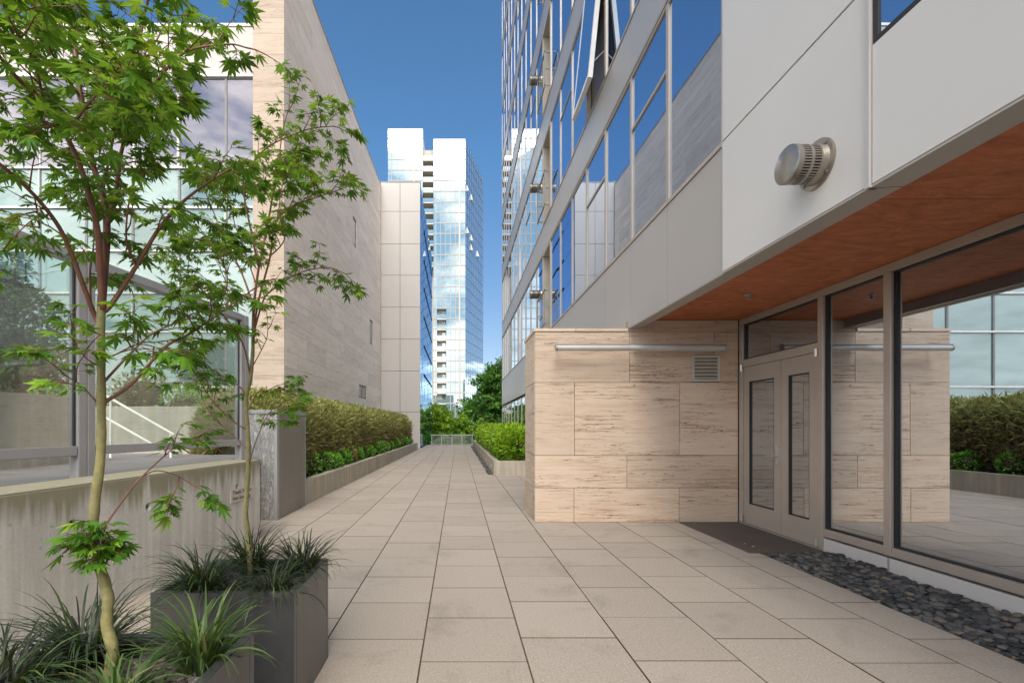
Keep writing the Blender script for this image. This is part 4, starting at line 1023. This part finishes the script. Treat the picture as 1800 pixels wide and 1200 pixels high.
# ------------------------------------------------------------------ railing at the end of the walk
rl = root('end_railing', (-0.3, 34.4, 0), 'low glass and metal railing across the far end of the walk', 'railing')
YR = 34.4
for px in (759, 776, 794.5, 812, 830, 840):
    x = (px - CX) / F * YR; part('post', MB().box(x - 0.03, x + 0.03, YR - 0.03, YR + 0.03, 0, 0.70), M['alu'], rl)
part('top_rail', MB().box((757 - CX) / F * YR, (841 - CX) / F * YR, YR - 0.04, YR + 0.04, 0.701, 0.76), M['alu'], rl)
part('bottom_rail', MB().box((757 - CX) / F * YR, (841 - CX) / F * YR, YR - 0.025, YR + 0.025, 0.05, 0.09), M['alu'], rl)
for a, c in ((759, 776), (776, 794.5), (794.5, 812), (812, 830), (830, 840)):
    part('glass_pane', MB().box((a - CX) / F * YR + .035, (c - CX) / F * YR - .035, YR - 0.006, YR + 0.006, 0.12, 0.695), M['g_fence'], rl)

# ------------------------------------------------------------------ trees
def crown_tree(nm, x, y, zb, blobs, n, size, mat, lab, trunk_r=0.18, group=None, seed=0, th=None, cat='tree'):
    """blobs: (dx,dy,dz,rx,ry,rz) leaf clusters round the trunk top; many leaf faces in clumps with gaps"""
    t = root(nm, (x, y, zb), lab, cat, group)
    mb = MB(); top = th if th else max(b[2] for b in blobs)
    pts = [(x + math.sin(i * 1.3 + seed) * trunk_r * 0.6, y, zb + top * i / 5) for i in range(6)]
    mb.tube(pts, [trunk_r * (1 - 0.13 * i) for i in range(6)], 8)
    for (dx, dy, dz, rx, ry, rz) in blobs:
        h0 = min(top * 0.85, max(top * 0.25, dz - rz)); s0 = Vector((x, y, zb + h0)); e0 = Vector((x + dx, y + dy, zb + dz))
        md = s0.lerp(e0, .5) + Vector((0, 0, -0.1 * (e0 - s0).length)); mb.tube([s0, md, e0], [trunk_r * .45, trunk_r * .3, trunk_r * .1], 6)
    part('trunk', mb, M['bark'], t, True)
    vol = np.array([b[3] * b[4] * b[5] for b in blobs]) ** 0.75; pr = vol / vol.sum()
    nc = max(20, n // 26); bi = RNG.choice(len(blobs), nc, p=pr); Bc = np.array([b[:3] for b in blobs])[bi]; Br = np.array([b[3:] for b in blobs])[bi]
    d = unit(RNG.normal(0, 1, (nc, 3))); Cc = Bc + d * Br * (1 - RNG.random((nc, 1)) ** 1.6 * 0.5)
    ci = RNG.integers(0, nc, n); Pl = Cc[ci] + RNG.normal(0, 1, (n, 3)) * (Br.mean(1)[ci] * 0.13)[:, None] * np.array([1, 1, 0.6])
    dl = d[ci]
    D = unit(dl * .6 + RNG.normal(0, .6, (n, 3)) - np.array([0, 0, .15])); Zn = unit(np.array([0, 0, .8]) + dl * .5 + RNG.normal(0, .45, (n, 3)))
    tone = RNG.normal(0.45, 0.16, nc)[ci]
    rnd = np.clip(tone + RNG.normal(0, .13, n), 0, 1)
    me = leaves('crown', OVAL, OVALF, Pl + np.array([x, y, zb]), D, Zn, size * RNG.uniform(.6, 1.3, n), rnd)
    part_me('crown', me, mat, t); return t
def blobset(seed, rad, hgt, z0, n=9, sq=0.55):
    rr = random.Random(seed); out = []
    for i in range(n):
        a = rr.uniform(0, 6.283); q = rr.uniform(0.1, 0.75) * rad; zz_ = z0 + hgt * rr.uniform(0.1, 0.95)
        k_ = 1 - abs((zz_ - z0) / hgt - 0.45) * 0.9
        out.append((math.cos(a) * q * k_, math.sin(a) * q * k_, zz_, rad * rr.uniform(.3, .5), rad * rr.uniform(.3, .5), hgt * rr.uniform(.14, .24)))
    return out
crown_tree('street_tree', 3.9, 46, -4, blobset(3, 3.2, 8.6, 2.6, 17), 16000, 0.34, M['treeleaf'], 'tall dark green tree at the end of the walk beside the office building', 0.2, None, 1)
crown_tree('street_tree', 1.7, 54, -4, blobset(5, 2.6, 6.0, 2.6, 12), 9000, 0.34, M['treeleaf'], 'mid green tree beyond the railing, left of the tallest tree', 0.16, None, 2)
crown_tree('lime_tree', -1.75, 43, -4, blobset(8, 1.7, 5.0, 2.4, 13), 9000, 0.24, M['treelime'], 'yellow green tree beyond the railing at the foot of the tower', 0.12, None, 3)
crown_tree('lime_tree', 0.35, 42, -4, blobset(9, 1.7, 4.9, 2.2, 12), 8000, 0.24, M['treelime'], 'yellow green tree behind the middle of the railing, right of the first yellow green tree', 0.10, None, 4)
crown_tree('lime_tree', 2.1, 40, -4, blobset(12, 1.0, 3.6, 2.8, 10), 5000, 0.20, M['treelime'], 'yellow green bushy tree in front of the tallest tree, above the lime hedge', 0.10, None, 5)
crown_tree('street_tree', -2.8, 58, -4, blobset(15, 2.8, 5.4, 2.2, 12), 8000, 0.34, M['treeleaf'], 'dark green tree half hidden by the panelled block and the yellow green tree', 0.15, None, 6)
# shrub belt under the trees
for i, (x, y, lab) in enumerate(((-1.9, 37.2, 'green shrub behind the left end of the railing'), (-0.7, 37.6, 'green shrub behind the railing, second from the left'), (0.6, 37.2, 'green shrub behind the railing, third from the left'), (1.8, 37.6, 'green shrub behind the right end of the railing'), (3.0, 38.2, 'green shrub between the railing end and the office building'))):
    crown_tree('shrub', x, y, -4, [(0, 0, 3.4, .9, .8, 1.2), (.4, .2, 4.2, .7, .7, .6), (-.4, -.1, 4.1, .7, .7, .7), (.1, 0, 2.4, 1.0, .9, 1.0)], 2400, 0.17, M['shrub'], lab, 0.06, 'shrubs behind the railing', i, cat='shrub')
# evergreen and planting behind the glass screen
ev = [(0, 0, 0.9, 1.0, 1.0, .8), (.5, 0, 1.6, .8, .9, .7), (-.6, 0, 1.8, 1.0, 1., .9), (.25, 0, 2.4, .75, .8, .7), (-.5, 0, 3.1, .8, .8, .8), (-.15, 0, 3.6, .5, .5, .5), (.75, 0, .9, .6, .6, .5), (-1.2, 0, 2.6, .9, .9, 1.0)]
crown_tree('evergreen_tree', -9.3, 9.6, 1.0, ev, 24000, 0.12, M['evergreen'], 'dark evergreen tree at the left edge, behind the glass screen', 0.12, None, 7)
sh_ = [(-6.25, 9.3, 'pale yellow green rounded bush behind the stair wall'), (-7.6, 9.2, 'green bush behind the stair wall beside the evergreen tree'), (-5.0, 9.2, 'green bush behind the stair wall, next to the bamboo hedge')]
for i, (x, y, lab) in enumerate(sh_):
    shrub('garden_bush', x, y, 0.86, 0.85, 0.7, 1.45 if i == 0 else 1.2, 2600, 0.085, M['bamboo'] if i == 0 else M['shrub'], lab, None, i)
# ground cover on the side wall

# ------------------------------------------------------------------ dark metal planters, mondo grass, maples
def metal_planter(x0, x1, y0, y1, top, lab):
    p = root('metal_planter', ((x0 + x1) / 2, (y0 + y1) / 2, 0), lab, 'planter', 'dark metal cube planters')
    t = 0.035; mb = MB()
    mb.box(x0, x1, y0, y0 + t, 0.0, top); mb.box(x0, x1, y1 - t, y1, 0.0, top)
    mb.box(x0, x0 + t, y0 + t, y1 - t, 0.0, top); mb.box(x1 - t, x1, y0 + t, y1 - t, 0.0, top)
    part('planter_body', mb, M['darkmetal'], p, bev=0.002, segs=2)
    mb = MB(); mb.box(x0 + t, x1 - t, y0 + t, y1 - t, 0.05, top - 0.085); part('potting_soil', mb, M['soil'], p)
    me = pebbles('planter_pebbles', (x0 + t + .02, x1 - t - .02), (y0 + t + .02, y1 - t - .02), top - 0.082, 700, 0.016, 0.034, None, 0.015)
    o = part_me('planter_pebbles', me, M['pebble2'], p); o['kind'] = 'stuff'
    return p
PT = 0.567
metal_planter(-1.40, -0.747, 2.125, 2.685, PT, 'dark zinc planter further from the camera, holding the slimmer maple beside the walk')
metal_planter(-1.40, -0.747, 1.13, 1.712, PT, 'nearest dark zinc planter, cut off by the bottom edge, holding the green trunked maple')

def grass_clump(x, y, z, n, ln, mat, lab, seed, spread=0.05, droop=1.0, w=0.0034, group='mondo grass clumps in the metal planters', upright=0.9):
    rr = np.random.default_rng(seed)
    V = []; idx = []; rn = []; seg = 7; o = 0
    n = int(n * 1.35)
    for i in range(n):
        a = rr.uniform(0, 2 * np.pi); q = spread * np.sqrt(rr.random()); bx_, by_ = x + q * np.cos(a), y + q * np.sin(a)
        a2 = a + rr.normal(0, 0.7); l = ln * rr.uniform(.55, 1.15); el = np.clip(rr.normal(1.12, .28) * upright + .1, .35, 1.55)
        dirv = np.array([np.cos(a2) * np.cos(el), np.sin(a2) * np.cos(el), np.sin(el)]); bend = rr.uniform(1.0, 2.6) * droop
        sidev = np.array([-np.sin(a2), np.cos(a2), 0]); tw = rr.normal(0, .25)
        p = np.array([bx_, by_, z]); tone = np.clip(rr.normal(.45, .22), 0, 1); ww = w * rr.uniform(.7, 1.3)
        for s in range(seg + 1):
            f = s / seg; wd = ww * (1 - f ** 3) * (0.75 + .25 * min(1, f * 4)) + 0.0004
            sv = sidev * np.cos(tw * f) + np.array([0, 0, np.sin(tw * f)])
            V += [(p + sv * wd).tolist(), (p - sv * wd).tolist()]; rn += [min(1, tone + .15 * f)] * 2
            e2 = el - bend * f ** 1.3
            dirv = np.array([np.cos(a2) * np.cos(e2), np.sin(a2) * np.cos(e2), np.sin(e2)]); p = p + dirv * l / seg
        for s in range(seg): k = o + 2 * s; idx += [k, k + 1, k + 3, k + 2]
        o += 2 * (seg + 1)
    me = mesh_np('mondo_grass', V, idx, 4, rn)
    ob_ = part_me('mondo_grass', me, mat); tag(ob_, lab, 'grass clump', group); 
    c = Vector((x, y, z)); me.transform(Matrix.Translation(-c)); ob_.location = c
    return ob_
zs_ = PT - 0.07
grass_clump(-1.22, 2.24, zs_, 210, .33, M['grass_d'], 'dark mondo grass clump at the front left corner of the further planter, spilling over its edge', 1)
grass_clump(-1.14, 2.58, zs_, 160, .34, M['grass_d'], 'dark mondo grass clump at the back of the further planter, against the concrete wall', 2, upright=1.05)
grass_clump(-0.86, 2.58, zs_, 150, .31, M['grass_d'], 'dark mondo grass clump at the back right corner of the further planter, arching over the paving', 3)
grass_clump(-0.88, 2.24, zs_, 120, .26, M['grass_d'], 'small dark mondo grass clump at the front right corner of the further planter', 4, droop=1.15)
grass_clump(-1.27, 1.60, zs_, 200, .33, M['grass_d'], 'dark mondo grass clump behind the green maple trunk in the nearest planter', 5)
grass_clump(-0.86, 1.56, zs_, 120, .30, M['grass_g'], 'bright green mondo grass clump at the right side of the nearest planter', 6, w=0.0040, upright=1.12, droop=.8, spread=0.045)
grass_clump(-0.99, 1.36, zs_, 90, .25, M['grass_g'], 'green mondo grass clump in front of the maple trunk in the nearest planter', 7, droop=1.1)
grass_clump(-1.34, 1.38, zs_, 230, .31, M['grass_d'], 'dark mondo grass clump at the lower left corner of the picture', 8, droop=1.1)

# palmate maple leaf: seven pointed lobes round the stalk end
LOB = [(-118, .36), (-74, .66), (-36, .90), (0, 1.0), (36, .90), (74, .66), (118, .36)]
def maple_leaf():
    V = [(0, 0, 0)]; ring = []
    for i, (a, l) in enumerate(LOB):
        a_ = R(a)
        def pt(l_, w_): return (l_ * math.cos(a_) - w_ * math.sin(a_), l_ * math.sin(a_) + w_ * math.cos(a_), -0.22 * l_ * l_)
        ring += [pt(l * .50, -.130 * (.6 + .4 * l)), pt(l, 0), pt(l * .50, .130 * (.6 + .4 * l))]
        if i < len(LOB) - 1:
            m_ = R((a + LOB[i + 1][0]) / 2); rv = 0.24 * min(1, (l + LOB[i + 1][1]) / 1.6 + .1); ring.append((rv * math.cos(m_), rv * math.sin(m_), -0.01))
    V += ring; n = len(ring)
    return V, [(0, 1 + i, 2 + i) for i in range(n - 1)]
MV, MF = maple_leaf()
def catmull(pts, per=5):
    P = [Vector(p) for p in pts]; out = []
    for i in range(len(P) - 1):
        p0 = P[max(i - 1, 0)]; p1 = P[i]; p2 = P[i + 1]; p3 = P[min(i + 2, len(P) - 1)]
        for k in range(per):
            t = k / per
            out.append(0.5 * ((2 * p1) + (-p0 + p2) * t + (2 * p0 - 5 * p1 + 4 * p2 - p3) * t * t + (-p0 + 3 * p1 - 3 * p2 + p3) * t ** 3))
    out.append(P[-1]); return out
def maple(lab, base, Y0, trunk, trunk_r, limbs, lsize, seed, twig=(0.10, 0.24), dens=1.0):
    """trunk and limbs are given as outline points measured on the tree: (px, py, depth offset in metres)"""
    t = root('maple_tree', base, lab, 'tree'); rr = random.Random(seed); wob = lambda s: rr.gauss(0, s)
    def p3(q): return P3(q[0], q[1], Y0 + q[2])
    tp = catmull([p3(q) for q in trunk]); n = len(tp)
    mb = MB(); rad = [trunk_r * (1.06 - .42 * i / n) * (1 + .06 * math.sin(i * 1.7) + .04 * math.sin(i * 4.1)) for i in range(n)]; rad[0] *= 1.2
    mb.tube(tp, rad, 12); part('trunk', mb, M['bark_g'], t, True)
    bb = MB(); LP = []; LX = []; LZ = []; LS = []; LR = []
    up = Vector((0, 0, 1))
    def leaf(p, d, s):
        d = Vector((d.x, d.y, d.z * .35)) + Vector((wob(.35), wob(.35), wob(.22) - .22)); d.normalize()
        p2 = p + d * s * rr.uniform(.3, .7)
        zn = (up + Vector((wob(.42), wob(.42), 0))).normalized()
        LP.append(p2); LX.append(d); LZ.append(zn); LS.append(s * rr.uniform(.55, 1.22)); LR.append(min(1, max(0, rr.gauss(.50, .26))))
        bb.tube([p, p2], [.0009, .0007], 4)
    def twig_at(p, d, ln, lvl=0):
        pts = [p]; q = p.copy(); dd_ = d.copy(); n_ = 4
        for i in range(n_):
            dd_ = (dd_ + Vector((wob(.16), wob(.16), wob(.12) + (.02 if i < 2 else -.09)))).normalized(); q = q + dd_ * ln / n_; pts.append(q.copy())
        r0 = .0026 if lvl == 0 else .0016
        bb.tube(pts, [r0 * (1 - .17 * i) for i in range(n_ + 1)], 5)
        for i in range(1, n_ + 1):
            dl = (pts[i] - pts[i - 1]).normalized(); sd_ = dl.cross(up)
            sd_ = sd_.normalized() if sd_.length > .1 else Vector((1, 0, 0))
            if lvl == 0 and i in (2, 3) and ln > .1 and rr.random() < .75 * dens:
                s_ = rr.choice((-1, 1)); twig_at(pts[i], (dl * .6 + sd_ * s_ * .8 + Vector((0, 0, wob(.2)))).normalized(), ln * rr.uniform(.4, .6), 1)
            for s_ in (-1, 1):
                if rr.random() < .8 * dens: leaf(pts[i], dl * .45 + sd_ * s_, lsize)
        leaf(pts[-1], dl, lsize * 1.05); leaf(pts[-1], dl + sd_ * .6, lsize * .9)
    for lb_ in limbs:
        pxs, r0, r1, start, dn = lb_[:5]; tk = lb_[5] if len(lb_) > 5 else 1.0
        lp = catmull([p3(q) for q in pxs], 6); n = len(lp)
        bb.tube(lp, [r0 + (r1 - r0) * i / (n - 1) for i in range(n)], 8)
        ln = sum((lp[i + 1] - lp[i]).length for i in range(n - 1)); acc = 0; nxt = start * ln; sgn = 1
        for i in range(n - 1):
            acc += (lp[i + 1] - lp[i]).length
            while acc > nxt:
                d = (lp[i + 1] - lp[i]).normalized(); a = d.orthogonal().normalized(); b2 = d.cross(a); th = rr.uniform(0, 6.283)
                out_ = a * math.cos(th) + b2 * math.sin(th); out_.z *= .6
                twig_at(lp[i], (d * rr.uniform(.35, .8) + out_ * rr.uniform(.6, 1)).normalized(), rr.uniform(*twig) * tk); nxt += dn * rr.uniform(.7, 1.3)
        d = (lp[-1] - lp[-2]).normalized(); twig_at(lp[-1], d, twig[1] * .6 * tk)
    part('branches', bb, M['bark_r'], t, True)
    me = leaves('crown', MV, MF, [tuple(v) for v in LP], [tuple(v) for v in LX], [tuple(v) for v in LZ], LS, LR, 0.8)
    part_me('crown', me, M['maple'], t); print('maple leaves', len(LP))
T1 = [(194, 1225, 0), (193, 1183, 0), (198, 1140, 0), (188, 1098, 0), (190, 1047, 0), (176, 997, 0), (165, 943, 0), (167, 883, 0), (177, 800, 0), (178, 700, 0), (177, 600, 0), (178, 533, 0)]
L1 = [
 ([(178, 540, 0), (183, 480, .02), (188, 400, .05), (180, 340, .06), (162, 283, .08), (142, 170, .10), (131, 83, .12), (123, -10, .14), (118, -90, .16)], .0125, .0055, .32, .045),
 ([(180, 545, 0), (176, 470, -.02), (170, 397, -.05), (145, 305, -.09), (117, 240, -.12), (77, 180, -.18), (33, 140, -.24), (-10, 88, -.30)], .0105, .0045, .34, .055),
 ([(178, 550, 0), (197, 533, .02), (240, 467, .08), (283, 397, .14), (327, 350, .20), (375, 315, .26), (405, 297, .30)], .0085, .003, .35, .055, .8),
 ([(176, 570, 0), (167, 556, 0), (143, 493, -.04), (127, 450, -.06), (103, 398, -.10), (60, 343, -.16), (5, 293, -.22), (-40, 262, -.26)], .0085, .004, .4, .06),
 ([(183, 712, 0), (187, 705, .01), (233, 673, .06), (290, 610, .13), (333, 587, .18), (400, 540, .26), (447, 507, .32)], .0070, .0025, .5, .065),
 ([(182, 672, 0), (200, 652, .02), (233, 617, .05), (267, 587, .08), (320, 563, .12), (345, 560, .15)], .0045, .002, .5, .05),
 ([(180, 632, 0), (205, 622, -.03), (243, 605, -.07), (280, 612, -.1)], .0028, .0015, .35, .05),
 ([(188, 400, .05), (205, 330, .02), (215, 260, -.02), (245, 190, -.05), (283, 133, -.08), (330, 90, -.06), (400, 78, -.02), (432, 84, 0)], .0065, .002, .25, .048),
 ([(155, 250, .08), (190, 175, .02), (235, 110, -.02), (250, 50, -.05), (262, -20, -.06)], .0055, .002, .25, .045),
 ([(180, 340, .06), (215, 180, .25), (262, 95, .32), (300, 25, .38), (335, -40, .4)], .0045, .002, .3, .06),
 ([(140, 170, .10), (100, 110, -.05), (70, 40, -.15), (60, -40, -.2)], .005, .002, .25, .048),
 ([(77, 180, -.18), (60, 110, -.32), (30, 60, -.40), (10, 20, -.45)], .004, .002, .2, .045),
 ([(117, 240, -.12), (150, 190, -.30), (190, 150, -.40), (230, 140, -.45)], .0035, .0015, .2, .045),
 ([(215, 255, -.02), (232, 200, .05), (240, 167, .12), (270, 130, .16)], .004, .002, .2, .06),
 ([(240, 467, .08), (222, 420, .02), (230, 340, .0), (255, 280, .02)], .004, .0016, .35, .05),
 ([(160, 540, 0), (158, 480, .08), (165, 420, .12), (160, 350, .15)], .004, .0016, .3, .06),
 ([(60, 343, -.16), (70, 400, -.2), (60, 385, -.2), (20, 420, -.22)], .0022, .0014, .3, .07),
 ([(170, 707, 0), (160, 695, -.02), (143, 677, -.06), (115, 660, -.1)], .0024, .0014, .6, .03),
 ([(168, 640, 0), (150, 628, -.04), (130, 600, -.08)], .0022, .0013, .6, .03),
 ([(172, 935, 0), (183, 925, .02), (217, 877, .07), (247, 840, .11), (290, 800, .16), (312, 782, .2)], .0042, .0018, .86, .03),
 ([(247, 840, .11), (273, 827, .14), (305, 833, .18), (330, 846, .2)], .0024, .0013, .8, .03),
 ([(172, 1000, 0), (178, 960, -.02), (182, 935, -.03)], .003, .002, .15, .011, .42),
 ([(172, 960, 0), (160, 950, -.04), (150, 945, -.05)], .003, .0015, .2, .014, .42),
]
maple('maple with a pale green trunk in the nearest planter, its crown cut off above', (P3(194, 1225, 1.5).x, 1.5, 0.49), 1.5, T1, .0178, L1, .048, 21, twig=(.07, .185), dens=.84)
T2 = [(440, 1022, 0), (440, 1007, 0), (437, 943, 0), (432, 900, 0), (436, 833, 0), (437, 790, 0), (435, 750, 0), (432, 702, 0), (440, 666, 0), (444, 624, 0), (445, 590, 0)]
L2 = [
 ([(445, 600, 0), (446, 540, .02), (455, 470, .05), (470, 397, .08), (480, 340, .1), (490, 280, .12), (497, 230, .14), (508, 190, .16)], .0085, .002, .35, .07),
 ([(444, 610, 0), (452, 540, -.05), (475, 450, -.1), (483, 393, -.12), (513, 363, -.15), (547, 350, -.18), (585, 338, -.2)], .0065, .002, .45, .062),
 ([(446, 585, 0), (462, 530, .05), (478, 510, .1), (525, 480, .14), (575, 470, .18), (600, 478, .2)], .0055, .0018, .4, .055),
 ([(455, 470, .05), (440, 400, 0), (430, 330, -.04), (460, 267, -.08), (533, 230, -.12), (585, 222, -.14)], .0065, .002, .35, .05),
 ([(446, 540, .02), (425, 480, .08), (395, 420, .14), (370, 360, .2), (350, 310, .25)], .006, .002, .3, .055),
 ([(440, 660, 0), (425, 600, -.06), (385, 545, -.14), (345, 500, -.2), (310, 470, -.24)], .0055, .002, .35, .055),
 ([(433, 700, 0), (422, 680, .03), (390, 660, .08), (360, 640, .12), (350, 600, .16)], .0045, .0018, .35, .06),
 ([(434, 755, 0), (410, 740, -.04), (370, 700, -.1), (340, 650, -.16), (315, 645, -.2)], .0035, .0016, .5, .06),
 ([(435, 790, 0), (405, 760, .06), (372, 730, .1), (350, 690, .14)], .003, .0014, .55, .07),
 ([(437, 720, 0), (452, 690, .05), (470, 688, .1), (500, 690, .14)], .003, .0014, .45, .05),
 ([(437, 820, 0), (448, 780, -.06), (470, 730, -.1), (490, 712, -.14)], .003, .0013, .6, .045),
 ([(446, 640, 0), (462, 610, -.05), (470, 590, -.08), (470, 560, -.08)], .003, .0014, .4, .06),
 ([(430, 330, -.04), (410, 300, .05), (395, 285, .12), (360, 290, .2)], .0035, .0016, .2, .05),
 ([(450, 500, .05), (430, 440, .15), (410, 380, .2), (420, 320, .24)], .004, .0016, .25, .055),
 ([(475, 450, -.1), (500, 420, -.2), (490, 370, -.24), (500, 310, -.26)], .0035, .0015, .25, .055),
 ([(385, 545, -.14), (400, 490, -.24), (380, 440, -.3), (350, 400, -.32)], .0035, .0015, .25, .055),
 ([(395, 420, .14), (360, 430, .22), (330, 420, .28), (300, 440, .32)], .003, .0015, .3, .05),
 ([(460, 267, -.08), (480, 300, -.02), (510, 300, .04), (540, 290, .06)], .003, .0014, .4, .06),
]
maple('slimmer maple in the further planter, in front of the glass screen', (P3(440, 1022, 2.5).x, 2.5, 0.49), 2.5, T2, .0138, L2, .047, 5, twig=(.08, .22), dens=.84)

# ------------------------------------------------------------------ camera, sun, sky
cam = bpy.data.cameras.new('camera'); co = bpy.data.objects.new('camera', cam); COL.objects.link(co)
co.location = (0, 0, H); co.rotation_euler = (R(90), 0, 0)
cam.sensor_width = 36; cam.lens = 36 * F / 1800; cam.shift_x = (900 - CX) / 1800; cam.shift_y = (CY - 600) / 1800
cam.clip_start = 0.05; cam.clip_end = 5000; sc.camera = co
SUN = Vector((0.07, -0.74, 0.80)).normalized()
sl = bpy.data.lights.new('sun', 'SUN'); sl.energy = 1.5; sl.angle = R(40); sl.color = (1.0, 0.91, 0.80)
so = bpy.data.objects.new('sun', sl); COL.objects.link(so); so.rotation_euler = SUN.to_track_quat('Z', 'Y').to_euler(); so.location = (0, -10, 30)
w = bpy.data.worlds.new('World'); sc.world = w; w.use_nodes = True; nt = w.node_tree; nt.nodes.clear()
out = nt.nodes.new('ShaderNodeOutputWorld'); bg = nt.nodes.new('ShaderNodeBackground'); bg.inputs['Strength'].default_value = 0.074
sky = nt.nodes.new('ShaderNodeTexSky'); sky.sky_type = 'NISHITA'; sky.sun_disc = False
sky.sun_elevation = math.asin(SUN.z); sky.sun_rotation = math.atan2(SUN.x, SUN.y); sky.air_density = 0.85; sky.dust_density = 0.1; sky.ozone_density = 1.5; sky.altitude = 1500
# clouds: noise on the sky direction, thick in the part of the sky behind the viewer, a few wisps low ahead
tc = nt.nodes.new('ShaderNodeTexCoord'); sx = nt.nodes.new('ShaderNodeSeparateXYZ'); L(nt, tc.outputs['Generated'], sx.inputs[0])
den = math_(nt, 'ADD', math_(nt, 'MAXIMUM', sx.outputs[2], 0.0), 0.22)
cv = nt.nodes.new('ShaderNodeCombineXYZ')
L(nt, math_(nt, 'DIVIDE', sx.outputs[0], den), cv.inputs[0]); L(nt, math_(nt, 'DIVIDE', sx.outputs[1], den), cv.inputs[1]); cv.inputs[2].default_value = 15.8
n1 = noise(nt, cv.outputs[0], 1.3, 8, 0.62, 0.3)
back = math_(nt, 'ADD', math_(nt, 'MULTIPLY_ADD', sx.outputs[1], -0.50, -0.06), math_(nt, 'MULTIPLY', sx.outputs[2], 0.26))
n1 = math_(nt, 'ADD', n1, math_(nt, 'MULTIPLY', ramp(nt, sx.outputs[2], [(0.08, g(1)), (0.26, g(0))]), 0.24))
cover = math_(nt, 'ADD', n1, math_(nt, 'MULTIPLY', math_(nt, 'MINIMUM', math_(nt, 'MAXIMUM', back, -0.2), 0.26), 0.60))
mask = ramp(nt, cover, [(0.57, g(0)), (0.66, g(1))])
cl = ramp(nt, noise(nt, cv.outputs[0], 2.6, 6, 0.6), [(0.35, (7.2, 7.0, 6.7)), (0.6, (13.2, 12.9, 12.4))])
skyc = mixc(nt, 1.0, sky.outputs[0], ramp(nt, sx.outputs[2], [(0.12, (0.68, 0.62, 0.56)), (0.5, (0.63, 0.93, 1.0))]), 'MULTIPLY')
L(nt, mixc(nt, mask, skyc, cl), bg.inputs['Color']); L(nt, bg.outputs[0], out.inputs['Surface'])
sc.view_settings.view_transform = 'Standard'; sc.view_settings.look = 'None'; sc.view_settings.gamma = 1; sc.view_settings.use_curve_mapping = False
sc.view_settings.exposure = 1.66
